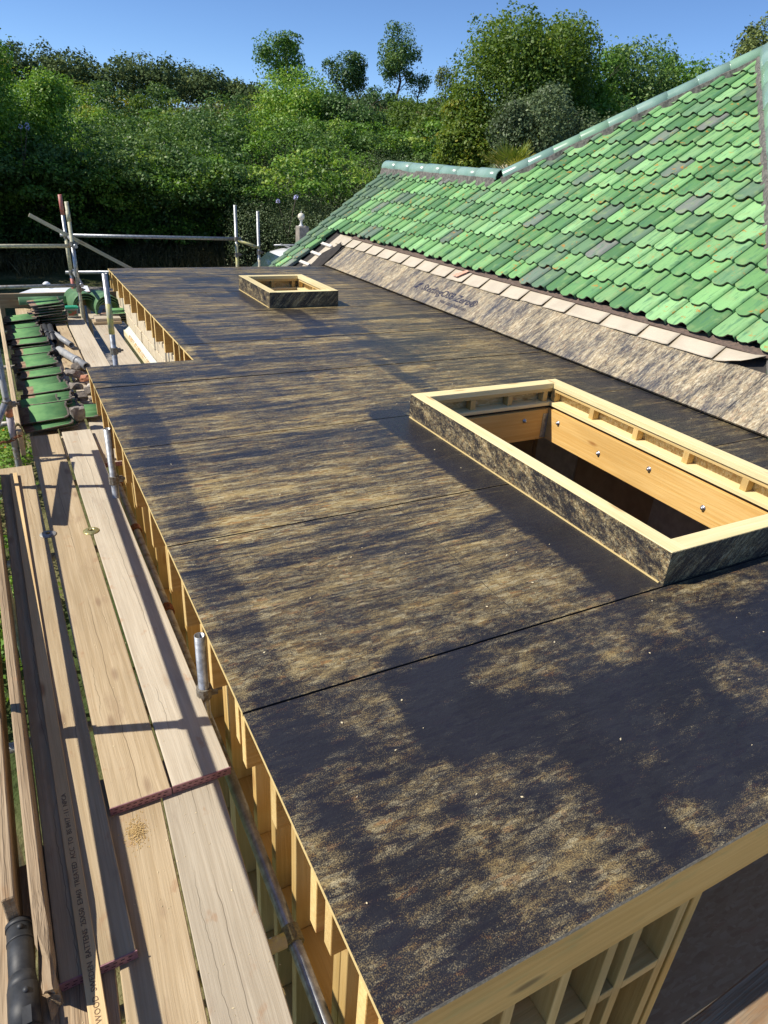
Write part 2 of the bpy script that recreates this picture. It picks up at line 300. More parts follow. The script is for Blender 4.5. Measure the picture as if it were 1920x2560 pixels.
leaf_material('leaf_yellow', [(0.0, (0.065, 0.12, 0.022)), (0.5, (0.14, 0.23, 0.035)), (0.85, (0.24, 0.31, 0.05)), (1.0, (0.40, 0.37, 0.06))], 0.35)
leaf_material('leaf_dry', [(0.0, (0.07, 0.065, 0.028)), (0.5, (0.17, 0.15, 0.06)), (1.0, (0.32, 0.27, 0.13))], 0.3)
leaf_material('leaf_palm', [(0.0, (0.08, 0.14, 0.02)), (0.5, (0.20, 0.25, 0.04)), (1.0, (0.42, 0.38, 0.08))], 0.3)

# ------------------------------------------------------------------ object helpers
WM = {}
def put(o, parent=None, world=None):
    C.objects.link(o); world = world or Matrix.Identity(4); WM[o] = world
    if parent is not None:
        o.parent = parent; o.matrix_basis = WM[parent].inverted() @ world
    else: o.matrix_basis = world
    return o
def tag(o, label=None, cat=None, group=None, kind=None):
    if label: o['label'] = label
    if cat: o['category'] = cat
    if group: o['group'] = group
    if kind: o['kind'] = kind
    return o
def empty(name, loc, label=None, cat=None, group=None):
    o = bpy.data.objects.new(name, None); o.empty_display_size = 0.1
    put(o, None, Matrix.Translation(Vector(loc))); return tag(o, label, cat, group)
def mesh(name, v, f, mat, parent=None, world=None, smooth=False, mats=None, midx=None):
    me = bpy.data.meshes.new(name); me.from_pydata([tuple(x) for x in v], [], f)
    for m_ in (mats or [mat]): me.materials.append(MAT[m_] if isinstance(m_, str) else m_)
    if midx:
        for pl, i in zip(me.polygons, midx): pl.material_index = i
    if smooth:
        for pl in me.polygons: pl.use_smooth = True
    me.update()
    return put(bpy.data.objects.new(name, me), parent, world)
BOXF = [(0,3,2,1),(4,5,6,7),(0,1,5,4),(1,2,6,5),(2,3,7,6),(3,0,4,7)]
def boxv(x0,x1,y0,y1,z0,z1): return [(x0,y0,z0),(x1,y0,z0),(x1,y1,z0),(x0,y1,z0),(x0,y0,z1),(x1,y0,z1),(x1,y1,z1),(x0,y1,z1)]
def bevel_obj(o, w_, seg=1):
    bm = bmesh.new(); bm.from_mesh(o.data); bmesh.ops.bevel(bm, geom=bm.edges[:], offset=w_, segments=seg, affect='EDGES', clamp_overlap=True)
    bm.to_mesh(o.data); bm.free(); return o
def frame(a, b, upv=(0,0,1)):
    a = Vector(a); b = Vector(b); x = (b-a).normalized(); u_ = Vector(upv)
    if abs(x.dot(u_)) > 0.98: u_ = Vector((0,1,0))
    y = u_.cross(x).normalized(); z = x.cross(y)
    m_ = Matrix((x,y,z)).transposed().to_4x4(); m_.translation = a; return m_, (b-a).length
def beam(name, a, b, wd, ht, mat, parent=None, upv=(0,0,1), bev=0.002, endmat=None):
    """timber from a to b, centred on that line: wd sideways, ht along upv; grain along local X"""
    m_, L = frame(a, b, upv)
    o = mesh(name, boxv(0,L,-wd/2,wd/2,-ht/2,ht/2), BOXF, mat, parent, m_, mats=[mat, endmat or mat])
    if endmat: o.data.polygons[3].material_index = 1; o.data.polygons[5].material_index = 1
    if bev: bevel_obj(o, bev)
    return o
def box(name, x0,x1,y0,y1,z0,z1, mat, parent=None, bev=0.0):
    """axis-aligned; local X put along the longest side so that grain follows it"""
    d = (x1-x0, y1-y0, z1-z0); c = ((x0+x1)/2, (y0+y1)/2, (z0+z1)/2); k = d.index(max(d))
    if k == 0: return beam(name, (x0,c[1],c[2]), (x1,c[1],c[2]), d[1], d[2], mat, parent, bev=bev)
    if k == 1: return beam(name, (c[0],y0,c[2]), (c[0],y1,c[2]), d[0], d[2], mat, parent, bev=bev)
    return beam(name, (c[0],c[1],z0), (c[0],c[1],z1), d[0], d[1], mat, parent, upv=(0,1,0), bev=bev)
def tubedata(L, r, seg=14, hollow=True, r1=None):
    r1 = r if r1 is None else r1
    v = []; f = []
    rings = [(0,r),(L,r1)] + ([(L,r1*0.84),(max(L-0.15,0),r1*0.84)] if hollow else [])
    for (x, q) in rings:
        for i in range(seg): a = 2*math.pi*i/seg; v.append((x, q*math.cos(a), q*math.sin(a)))
    for k in range(len(rings)-1):
        for i in range(seg): j = (i+1) % seg; f.append((k*seg+i, k*seg+j, (k+1)*seg+j, (k+1)*seg+i))
    f.append(tuple(range((len(rings)-1)*seg, len(rings)*seg))); f.append(tuple(reversed(range(seg))))
    return v, f
def tube(name, a, b, r, mat, parent=None, seg=14, hollow=True, r1=None):
    m_, L = frame(a, b); v, f = tubedata(L, r, seg, hollow, r1)
    o = mesh(name, v, f, mat, parent, m_)
    for pl in o.data.polygons: pl.use_smooth = len(pl.vertices) == 4
    return o
def lathe(name, prof, mat, parent=None, world=None, seg=20):
    v = []; f = []
    for (r, z) in prof:
        for i in range(seg): a = 2*math.pi*i/seg; v.append((r*math.cos(a), r*math.sin(a), z))
    for k in range(len(prof)-1):
        for i in range(seg): j = (i+1) % seg; f.append((k*seg+i, k*seg+j, (k+1)*seg+j, (k+1)*seg+i))
    f.append(tuple(reversed(range(seg)))); f.append(tuple(range((len(prof)-1)*seg, len(prof)*seg)))
    return mesh(name, v, f, mat, parent, world, smooth=True)
def text(name, s, size, mat, parent, world, bold=0.014):
    cu = bpy.data.curves.new(name, 'FONT'); cu.body = s; cu.size = size; cu.resolution_u = 2; cu.extrude = 0.0008; cu.offset = size*bold
    o = bpy.data.objects.new(name, cu); C.objects.link(o); dg = bpy.context.evaluated_depsgraph_get()
    me = bpy.data.meshes.new_from_object(o.evaluated_get(dg)); bpy.data.objects.remove(o); bpy.data.curves.remove(cu)
    me.materials.clear(); me.materials.append(MAT[mat]); me.name = name
    return put(bpy.data.objects.new(name, me), parent, world)
# ------------------------------------------------------------------ ground and hillside
CX, CY = -0.45, -1.67
def sm(a, b, x):
    t_ = np.clip((x-a)/(b-a), 0, 1); return t_*t_*(3-2*t_)
def gz(x, y):
    D = (x-CX)*0.45 + (y-CY)*0.893; L = (x-CX)*0.893 - (y-CY)*0.45
    z = -2.8 + 3.4*sm(26, 40, D) + 3.4*sm(38, 62, D) + 0.5*np.sin(L*0.11+1)*sm(30, 60, D) - 3*sm(90, 400, D)
    return z
gx = np.unique(np.concatenate([np.linspace(-900, -60, 22), np.linspace(-60, 110, 120), np.linspace(110, 1000, 24)]))
gy = np.unique(np.concatenate([np.linspace(-600, -30, 14), np.linspace(-30, 110, 100), np.linspace(110, 1200, 26)]))
GX, GY = np.meshgrid(gx, gy); GZ = gz(GX, GY)
nv = len(gx)
gv = np.stack([GX.ravel(), GY.ravel(), GZ.ravel()], 1)
gf = [(j*nv+i, j*nv+i+1, (j+1)*nv+i+1, (j+1)*nv+i) for j in range(len(gy)-1) for i in range(nv-1)]
o = mesh('ground', gv, gf, 'grass_ground', smooth=True); o['kind'] = 'structure'
o = mesh('bounce_ground', [(0.3, -14, -2.79), (14, -14, -2.79), (14, -0.9, -2.79), (0.3, -0.9, -2.79)], [(0,1,2,3)], 'bounce_ground_pale'); o['kind'] = 'structure'  # unseen pale ground added to bounce warm sunlight onto the shaded front
o = mesh('driveway', [(1.3, 10.5, -2.795), (14, 10.5, -2.795), (15, 22, -2.795), (1.0, 24.2, -2.795)], [(0,1,2,3)], 'gravel'); o['kind'] = 'structure'

# ------------------------------------------------------------------ timber extension with flat roof
X_V = 4.26                         # line where the flat deck meets the old roof slope
ext = empty('timber_extension', (0, -1.0, -2.8), 'timber framed extension with a black primed flat roof deck', 'extension')
SEAMS = [-1.030, 0.0, 1.164, 2.40, 3.66, 4.78, 6.12, 7.30, 8.48, 9.33]
JOINTS = [[2.95], [1.2, 3.6], [2.4], [0.95, 3.35], [1.70, 4.1], [2.9], [1.75, 4.0], [3.0], [2.0]]
HOLES = [(2.06, 3.19, 0.11, 2.27), (2.335, 3.02, 6.32, 7.34), (-1, 0.87, 4.25, 20)]
TH = 0.018
GS = 0.033
NG = rng.random((4, 128, 128))
def vnoise(x, y, k):
    # smooth lattice noise, four octaves
    o = 0
    for i in range(4):
        f_ = k*2**i; u_ = x*f_ + i*17.3; v_ = y*f_ + i*9.1; iu = np.floor(u_).astype(int); iv = np.floor(v_).astype(int); fu = u_-iu; fv = v_-iv
        fu = fu*fu*(3-2*fu); fv = fv*fv*(3-2*fv); g = NG[i]; w_ = lambda a, b: g[a % 128, b % 128]
        o = o + ((w_(iu, iv)*(1-fu)+w_(iu+1, iv)*fu)*(1-fv) + (w_(iu, iv+1)*(1-fu)+w_(iu+1, iv+1)*fu)*fv - .5)*.55**i
    return o
PASSES = []                                   # single strokes of the roller, 0.2 m wide
for i in range(150):
    x, y, k = rnd.uniform(-.2, 4.2), rnd.uniform(-1.1, 9.3), rnd.uniform(-.20, .20)
    if y > .1 or i % 3: w_, h_ = rnd.uniform(.35, 1.1), rnd.uniform(.06, .11)
    else: w_, h_ = rnd.uniform(.07, .11), rnd.uniform(.2, .45)
    PASSES.append((x-w_, x+w_, y-h_, y+h_, k))
for i in range(34):
    x, y, k = rnd.uniform(0, 2.6), rnd.uniform(-1.05, .0), rnd.uniform(-.12, .20); w_, h_ = (.11, rnd.uniform(.12, .35)) if i % 2 else (rnd.uniform(.12, .4), .09)
    PASSES.append((x-w_, x+w_, y-h_, y+h_, k))
def primer_cover(V):
    # how thickly the primer was rolled on: overlapping passes with ragged ends
    x = V[:, 0] + .035*vnoise(V[:, 0], V[:, 1], 6.0); y = V[:, 1] + .10*vnoise(V[:, 0]+40, V[:, 1]+7, 6.0); c = np.zeros(len(V))
    for (x0, x1, y0, y1, k) in DECK_DARK + PASSES:
        d = np.maximum(np.abs(x-(x0+x1)/2)-(x1-x0)/2, np.abs(y-(y0+y1)/2)-(y1-y0)/2); t_ = np.clip((0.012-d)/0.034, 0, 1); c += k*t_*t_*(3-2*t_)
    for sy in SEAMS[1:-1]: c -= 0.3*np.clip(1-np.abs(V[:, 1]-sy)/0.035, 0, 1)*(vnoise(V[:, 0], V[:, 1], 2.0) > .05)
    return c
def deck_piece(x0, x1, y0, y1):
    xs = {x0, x1, *[h for q in HOLES for h in q[:2] if x0 < h < x1]}; ys = {y0, y1, *[h for q in HOLES for h in q[2:] if y0 < h < y1]}
    for k_ in range(1, 200):
        for st_, lo, hi in ((xs, x0, x1), (ys, y0, y1)):
            q = math.floor(lo/GS)*GS + k_*GS
            if lo < q < hi and min(abs(q-e) for e in st_) > GS*.3: st_.add(q)
    xs = sorted(xs); ys = sorted(ys)
    cell = set()
    for i in range(len(xs)-1):
        for j in range(len(ys)-1):
            cx, cy = (xs[i]+xs[i+1])/2, (ys[j]+ys[j+1])/2
            if not any(q[0] < cx < q[1] and q[2] < cy < q[3] for q in HOLES): cell.add((i, j))
    if not cell: return
    v = []; ix = {}
    def vid(i, j, k):
        if (i, j, k) not in ix: ix[(i, j, k)] = len(v); v.append((xs[i], ys[j], 0.0 if k else -TH))
        return ix[(i, j, k)]
    f = []; mi = []
    for (i, j) in cell:
        f.append((vid(i,j,1), vid(i+1,j,1), vid(i+1,j+1,1), vid(i,j+1,1))); mi.append(0)
        f.append((vid(i,j,0), vid(i,j+1,0), vid(i+1,j+1,0), vid(i+1,j,0))); mi.append(2)
        for (di, dj, a, b) in ((-1,0,(0,1),(0,0)), (1,0,(1,0),(1,1)), (0,-1,(0,0),(1,0)), (0,1,(1,1),(0,1))):
            if (i+di, j+dj) not in cell:
                p, q = (i+a[0], j+a[1]), (i+b[0], j+b[1])
                f.append((vid(*p,1), vid(*p,0), vid(*q,0), vid(*q,1)))
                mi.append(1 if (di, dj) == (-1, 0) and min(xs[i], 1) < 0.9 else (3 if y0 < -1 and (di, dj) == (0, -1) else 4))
    o = mesh('deck_board', v, f, None, ext, mats=['primed_osb', 'board_edge', 'raw_osb', 'primed_edge', 'felt_and_seam_shade'], midx=mi)  # last material: gap faces between boards coloured dark as seam shade
    o.data.attributes.new('cover', 'FLOAT', 'POINT').data.foreach_set('value', primer_cover(np.array(v)).astype(np.float32))
G = 0.0038
GY_ = lambda y: 0.005 if y < 2.5 else 0.010
for k in range(len(SEAMS)-1):
    xs = [0.0] + JOINTS[k] + [X_V]
    if SEAMS[k] > 4.3: xs = [0.87] + [x for x in JOINTS[k] if x > 1.0] + [X_V]
    for i in range(len(xs)-1):
        deck_piece(xs[i]+(G*.4 if i else 0), xs[i+1]-(G*.4 if i+2 < len(xs) else 0), SEAMS[k]+(GY_(SEAMS[k]) if k else 0), SEAMS[k+1]-(GY_(SEAMS[k+1]) if k+2 < len(SEAMS) else 0))
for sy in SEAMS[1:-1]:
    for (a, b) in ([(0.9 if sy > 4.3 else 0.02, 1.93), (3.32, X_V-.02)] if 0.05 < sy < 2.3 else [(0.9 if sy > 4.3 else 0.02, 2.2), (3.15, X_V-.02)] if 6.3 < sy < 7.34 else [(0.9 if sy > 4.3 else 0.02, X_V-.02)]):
        mesh('seam_shade_strip', boxv(a, b, sy-.02, sy+.02, -TH-.0009, -TH-.0002), BOXF, 'felt_and_seam_shade', ext)  # dark strip added below each gap, standing for the shade in it
# joists run across; their sunlit ends show along the left edge
JY = [-0.90, -0.70, -0.60, -0.28, 0.03, 0.10, 0.47, 0.91, 1.21, 1.66, 2.16, 2.52, 2.9, 3.13, 3.5, 3.85, 4.16]
JY2 = [4.66, 4.85, 5.10, 5.56, 6.04, 6.22, 6.57, 7.09, 7.55, 8.10, 8.54, 9.05, 9.28]
for y in JY + JY2:
    x0 = 0.006 if y < 4.25 else 0.876
    dp = 0.25 if y not in (-0.28, -0.70, 0.10) else 0.20
    segs = [(x0, X_V+0.1)]
    if -0.05 < y < 2.43: segs = [(x0, 1.95), (3.30, X_V+0.1)]
    if 6.15 < y < 7.5: segs = [(x0, 2.23), (3.13, X_V+0.1)]
    for (a, b) in segs:
        beam('joist', (a, y, -TH-0.001-dp/2), (b, y, -TH-0.001-dp/2), 0.045, dp, 'joist_timber_shaded', ext, endmat='joist_end_timber')
box('end_joist', 0.02, 0.87, 4.205, 4.25, -0.27, -TH-0.001, 'joist_timber_shaded', ext, bev=0.002)
box('back_joist', 0.88, X_V, 9.295, 9.33, -0.27, -TH-0.001, 'joist_timber_shaded', ext, bev=0.002)
# stud wall below the left eave: open bays, boarded on the inside
WX0, WX1 = 0.10, 0.235
box('wall_plate', WX0, WX1, -1.0, 4.2, -0.318, -0.272, 'stud_timber', ext, bev=0.002)
box('sole_plate', WX0, WX1, -1.0, 4.2, -2.75, -2.70, 'stud_timber', ext, bev=0.002)
ys = [-0.98, -0.62, -0.57, -0.20, 0.02, 0.25, 0.62, 0.67, 1.05, 1.45, 1.85, 2.25, 2.65, 3.05, 3.45, 3.85, 4.15]
for i, y in enumerate(ys):
    box('stud', WX0, WX1, y-0.0225, y+0.0225, -2.70, -0.319, 'stud_timber', ext, bev=0.002)
    if i+1 < len(ys) and ys[i+1]-y > 0.1:
        zz = -0.95 - 0.06*(i % 2); box('noggin', WX0, WX1, y+0.024, ys[i+1]-0.024, zz-0.022, zz+0.022, 'stud_timber', ext, bev=0.002)
        zz = -1.65 - 0.06*(i % 2); box('noggin', WX0, WX1, y+0.024, ys[i+1]-0.024, zz-0.022, zz+0.022, 'stud_timber', ext, bev=0.002)
box('inner_sheet', WX1+0.003, WX1+0.018, -0.98, 4.15, -2.7, -0.3, 'interior_board', ext)
# front face: fascia joist and stud panel
box('fascia_board', 0.0, X_V+0.2, -1.027, -0.985, -0.222, -0.0195, 'fascia_timber', ext, bev=0.003)
box('front_top_plate', 0.24, 1.20, -0.982, -0.862, -0.30, -0.255, 'fascia_timber', ext, bev=0.002)
for x in (0.42, 0.62, 0.80, 0.90, 1.10, 1.16):
    box('front_stud', x-0.02, x+0.02, -0.982, -0.862, -2.7, -0.302, 'stud_timber' if x < 1.12 else 'fascia_timber', ext, bev=0.002)
for (a, b, z) in ((0.44, 0.60, -0.62), (0.64, 0.78, -0.70), (0.82, 0.88, -0.66), (0.92, 1.08, -0.66), (0.92, 1.08, -1.2), (0.64, 0.78, -1.3)):
    box('front_noggin', a, b, -0.982, -0.862, z-0.022, z+0.022, 'stud_timber', ext, bev=0.002)
box('recessed_sheet', 1.19, 4.2, -0.42, -0.40, -2.7, -0.28, 'shaded_osb', ext)
mesh('lower_deck', boxv(1.19, 4.2, -1.0, -.42, -1.32, -1.30), BOXF, 'shaded_osb', ext)
mesh('lower_deck', boxv(1.19, 4.2, -1.30, -.42, -2.72, -2.70), BOXF, 'shaded_osb', ext)
box('lintel', 1.19, 4.2, -0.62, -0.45, -0.30, -0.272, 'fascia_timber', ext)
# inside of the room below the roof lights
o = mesh('room_floor', [(0.26,-0.38,-2.68),(4.3,-0.38,-2.68),(4.3,9.28,-2.68),(1.06,9.28,-2.68),(1.06,4.2,-2.68),(0.26,4.2,-2.68)], [(0,1,2,3,4,5)], 'interior_board', ext)
box('room_wall', 4.31, 4.40, -0.4, 9.3, -2.7, -0.02, 'interior_board', ext)
box('room_wall', 1.06, 4.3, 9.2, 9.28, -2.7, -0.30, 'interior_plaster', ext)
box('room_partition', 1.0, 4.3, 4.4, 4.5, -2.7, -0.28, 'interior_board', ext)
box('room_post', 2.55, 2.65, 3.1, 3.2, -2.68, -0.28, 'interior_plaster', ext)
box('room_panel', 1.7, 2.4, 3.3, 3.33, -2.68, -0.6, 'interior_plaster', ext)
box('room_panel', 4.285, 4.305, 1.35, 1.95, -2.68, -0.3, 'interior_plaster', ext)
box('room_panel', 4.285, 4.305, 2.95, 3.55, -2.68, -0.3, 'interior_plaster', ext)
box('room_panel', 4.285, 4.305, 3.62, 4.3, -2.68, -0.3, 'interior_board', ext)
# old block wall under the notch
bw = empty('block_wall', (0.95, 6.8, -2.8), 'cream concrete block wall under the joists beside the scaffold', 'wall')
box('rendered_base', 0.86, 1.0, 4.26, 8.35, -2.8, -0.66, 'render_cream', bw)
box('wall_core', 0.955, 1.05, 4.26, 9.3, -0.659, -0.275, 'block_cream', bw)
for row in range(2):
    y = 4.27 - 0.2*row
    while y < 9.2:
        y1 = min(y+0.435, 9.29); a = max(y, 4.265)
        if y1-a > 0.05: box('block', 0.935+rnd.uniform(0,.012), 0.954, a, y1-0.012, -0.655+row*0.19, -0.475+row*0.19, 'block_cream', bw, bev=0.004)
        y += 0.447
mesh('tilted_ledge', [(0.865,4.27,-0.655),(0.93,4.27,-0.60),(0.93,8.3,-0.60),(0.865,8.3,-0.655),(0.865,4.27,-0.66),(0.93,4.27,-0.659),(0.93,8.3,-0.659),(0.865,8.3,-0.66)],
     [(0,1,2,3),(0,4,5,1),(2,6,7,3),(3,7,4,0),(1,5,6,2)], 'insulation_green', bw)
v = []; f = []
for i in range(60):
    y = 4.4 + i*0.06 + rnd.uniform(-.02,.02); b = len(v); s = rnd.uniform(.008, .02)
    v += [(0.862-s*.5, y-s, -0.672), (0.885, y-s, -0.645), (0.885, y+s, -0.645), (0.862-s*.5, y+s, -0.672), (0.868, y, -0.635)]
    f += [(b,b+1,b+4),(b+1,b+2,b+4),(b+2,b+3,b+4),(b+3,b,b+4)]
mesh('foam_bead', v, f, 'foam_orange', bw)
for y in (5.6, 5.75, 6.35):
    tube('wall_tie', (0.92, y, -0.22), (0.915, y+rnd.uniform(-.02,.02), -0.45), 0.006, 'galvanised', bw, seg=6, hollow=False)

# ------------------------------------------------------------------ sloping boards that lap up the old roof
TH36 = R(36.0); CS, SN = math.cos(TH36), math.sin(TH36)
def S(s, y, n=0.0): return Vector((X_V + s*CS - n*SN, y, s*SN + n*CS))
SM = Matrix(((0, CS, -SN), (-1, 0, 0), (0, SN, CS))).to_4x4()      # columns: along -y, up slope, normal
def SMat(s, y, n=0.0):
    m_ = SM.copy(); m_.translation = S(s, y, n); return m_
def slab(name, s0, s1, y0, y1, n0, n1, mat, parent, **k):
    v = [S(*q) for q in ((s0,y0,n0),(s1,y0,n0),(s1,y1,n0),(s0,y1,n0),(s0,y0,n1),(s1,y0,n1),(s1,y1,n1),(s0,y1,n1))]
    return mesh(name, v, BOXF, mat, parent, **k)
ycuts = [0.2, 1.55, 2.62, 4.745, 7.05, 9.33]
strips = []
for i in range(len(ycuts)-1):
    wd = (0.53, 0.535, 0.54, 0.50, 0.49)[i]
    strips.append(slab('upstand_board', 0.012, wd, ycuts[i]+0.002, ycuts[i+1]-0.002, 0.002, 0.020, 'primed_osb_slope', ext))
lt = strips[3]
text('lettering', 'SterlingOSB Zero\u00ae', 0.155, 'print_ink', lt, SMat(0.195, 6.42, 0.0212))
ly = 5.84
for wd_ in ('you', 'can', 'build', 'on'):
    q = text('lettering', wd_, 0.085, 'print_ink', lt, SMat(0.105, ly, 0.0212)); ly -= max(v.co.x for v in q.data.vertices) + 0.032
mesh('logo_mark', [(0,0,0),(.07,0,0),(.09,.05,0),(.03,.05,0),(0.02,.06,0),(.1,.06,0),(.12,.11,0),(.04,.11,0)], [(0,1,2,3),(4,5,6,7)], 'print_ink', lt, SMat(0.185, 6.60, 0.0212))

# ------------------------------------------------------------------ roof light upstands
def kerb(x0, x1, y0, y1, h, label, big):
    k = empty('skylight_upstand', ((x0+x1)/2, y0, 0), label, 'skylight frame')
    t_ = 0.018; wd = 0.095; z0 = 0.0015
    box('side_skin', x0, x0+t_, y0, y1, z0, h-0.045, 'raw_osb', k); box('side_skin', x1-t_, x1, y0, y1, z0, h-0.045, 'raw_osb', k)
    box('end_skin', x0+t_+.001, x1-t_-.001, y0, y0+t_, z0, h-0.045, 'raw_osb', k); box('end_skin', x0+t_+.001, x1-t_-.001, y1-t_, y1, z0, h-0.045, 'raw_osb', k)
    # painted outside of the top plate is carried up by a thin skin; bare timber shows on top
    for (a, b, c, d) in ((x0-.002, x0+.0, y0-.002, y1+.002), (x1, x1+.002, y0-.002, y1+.002)):
        box('side_skin', a, b, c, d, z0, h-0.004, 'primed_osb_kerb', k)
    for (c, d) in ((y0-.002, y0), (y1, y1+.002)):
        box('end_skin', x0, x1, c, d, z0, h-0.004, 'primed_osb_kerb', k)
    for (za, zb, mt) in ((h-0.040, h, 'kerb_timber'), (h-0.070, h-0.0412, 'joist_end_timber')):
        ww = wd if zb == h else wd-0.012
        q = 0.0005 if zb == h else t_+.001
        box('top_plate', x0+q, x0+ww, y0+q, y1-q, za, zb, mt, k, bev=0.0015); box('top_plate', x1-ww, x1-q, y0+q, y1-q, za, zb, mt, k, bev=0.0015)
        box('top_plate', x0+ww+.0008, x1-ww-.0008, y0+q, y0+ww, za, zb-.0008, mt, k, bev=0.0015); box('top_plate', x0+ww+.0008, x1-ww-.0008, y1-ww, y1-q, za, zb-.0008, mt, k, bev=0.0015)
    bw_ = wd + 0.022
    box('bottom_plate', x0+t_+.001, x0+bw_, y0+t_+.001, y1-t_-.001, z0, 0.028, 'kerb_timber', k, bev=0.0015); box('bottom_plate', x1-bw_, x1-t_-.001, y0+t_+.001, y1-t_-.001, z0, 0.028, 'kerb_timber', k, bev=0.0015)
    box('bottom_plate', x0+bw_+.001, x1-bw_-.001, y0+t_+.001, y0+bw_, z0, 0.0275, 'kerb_timber', k, bev=0.0015); box('bottom_plate', x0+bw_+.001, x1-bw_-.001, y1-bw_, y1-t_-.001, z0, 0.0275, 'kerb_timber', k, bev=0.0015)
    n_ = 6 if big else 3
    for i in range(n_):
        y = y0+0.10+(y1-y0-0.2)*i/(n_-1)
        for (a, b) in ((x0+0.03, x0+0.085), (x1-0.085, x1-0.03)):
            box('spacer_block', a, b, y-0.022, y+0.022, 0.0285, h-0.0705, 'stud_timber', k, bev=0.001)
    m_ = 4 if big else 3
    for i in range(m_):
        x = x0+0.15+(x1-x0-0.3)*i/(m_-1)
        for (a, b) in ((y0+0.03, y0+0.085), (y1-0.085, y1-0.03)):
            box('spacer_block', x-0.022, x+0.022, a, b, 0.0285, h-0.0705, 'stud_timber', k, bev=0.001)
    i0 = 0.122
    tr = []
    for (a, b, c, d) in ((x0+0.03, x0+i0, y0+0.03, y1-0.03), (x1-i0, x1-0.03, y0+0.03, y1-0.03), (x0+i0+.002, x1-i0-.002, y0+0.03, y0+i0), (x0+i0+.002, x1-i0-.002, y1-i0, y1-0.03)):
        tr.append(box('trimmer_joist', a, b, c, d, -0.27, -TH-0.004, 'trimmer_timber', k, bev=0.0015))
    n_ = 5 if big else 2
    for i in range(n_):
        y = y0+0.25+(y1-y0-0.5)*i/(n_-1); z = -0.10 - 0.07*(i % 2)
        bo = lathe('bolt', [(0.019, 0), (0.019, 0.003), (0.011, 0.004), (0.011, 0.016), (0.004, 0.020)], 'zinc_bolt', tr[1], Matrix.Translation((x1-i0, y, z)) @ Matrix.Rotation(-math.pi/2, 4, 'Y'), 10)
    for i in range(2):
        x = x0+0.35+(x1-x0-0.7)*i; lathe('bolt', [(0.019, 0), (0.019, 0.003), (0.011, 0.004), (0.011, 0.016), (0.004, 0.020)], 'zinc_bolt', tr[3], Matrix.Translation((x, y1-i0, -0.10)) @ Matrix.Rotation(math.pi/2, 4, 'X'), 10)
    mesh('joist_hanger', boxv(x1-i0-0.05, x1-i0-0.001, y1-i0-0.004, y1-i0-0.001, -0.26, -0.06), BOXF, 'galvanised', k)
    mesh('base_strip', boxv(x0-0.009, x0-0.0025, y0+0.02, y1-0.01, 0.001, 0.007), BOXF, 'board_edge', k)
    return k
kerb(1.965, 3.285, 0.01, 2.37, 0.173, 'long open timber skylight upstand with bolted trimmers on the near right of the deck', True)
kerb(2.24, 3.115, 6.22, 7.44, 0.180, 'small open timber skylight upstand near the back edge of the deck', False)

# ------------------------------------------------------------------ old house with green glazed tiles
house = empty('tiled_house', (8.3, 5.2, -2.8), 'old house with a hipped roof of green glazed pantiles', 'house')
AP = (5.07, 5.22)                                   # apex in slope coordinates (s, y)
def yfar(s): return AP[1] + (AP[0]-s)*CS
def ynear(s): return AP[1] - (AP[0]-s)*CS
RS = 2.40; VY = 10.93
ax = S(AP[0], 0).x; rx = S(RS, 0).x
# slope decking under the tiles
poly = [(-0.9, VY-0.05), (-0.9, 9.45), (0.50, 9.42), (0.50, ynear(0.5)-.3), (AP[0], AP[1]-.1), (RS, yfar(RS)), (RS, VY-0.05)]
slope = mesh('roof_slope', [S(s_, y_, 0.0) for s_, y_ in poly] + [S(s_, y_, -0.03) for s_, y_ in poly],
             [tuple(range(7)), tuple(reversed(range(7, 14)))] + [(i, i+7, (i+1) % 7+7, (i+1) % 7) for i in range(7)], 'felt_and_seam_shade', house)
A3 = S(*AP, 0.02); mirror = lambda p: Vector((2*ax-p.x, p.y, p.z))
b0 = S(0.0, ynear(0.0)); b1 = S(0.0, yfar(0.0))
mesh('hidden_slope', [b0, mirror(b0), A3], [(0,1,2)], 'hidden_slope', house)
mesh('hidden_slope', [mirror(b1), S(RS, yfar(RS)), A3], [(0,1,2)], 'hidden_slope', house)
mesh('hidden_slope', [mirror(b0), mirror(b1), A3], [(0,1,2)], 'hidden_slope', house)
r0 = S(RS, yfar(RS)-0.5, 0.0); r1_ = S(RS, VY-0.02, 0.0)
mesh('hidden_slope', [r0, r1_, Vector((r1_.x+1.9, r1_.y, r1_.z-1.9*SN/CS)), Vector((r0.x+1.9, r0.y, r0.z-1.9*SN/CS))], [(0,1,2,3)], 'hidden_slope', house)
mesh('gable_wall', [S(-0.8, VY-0.08, -0.05), r1_+Vector((0,-0.06,-0.06)), Vector((r1_.x+1.9, VY-0.08, r1_.z-1.9*SN/CS)), Vector((r1_.x+1.9, VY-0.08, -2.8)), Vector((S(-0.8,0).x, VY-0.08, -2.8))], [(0,1,2,3,4)], 'render_cream', house)
box('house_wall', 4.45, 4.6, -0.3, 10.8, -2.8, -0.05, 'render_cream', house); box('house_wall', 11.9, 12.1, 1.2, 9.3, -2.8, -0.05, 'render_cream', house)
box('house_wall', 4.6, 12.0, 1.2, 1.4, -2.8, -0.05, 'render_cream', house); box('house_wall', 8.3, 12.0, 9.1, 9.3, -2.8, -0.05, 'render_cream', house)
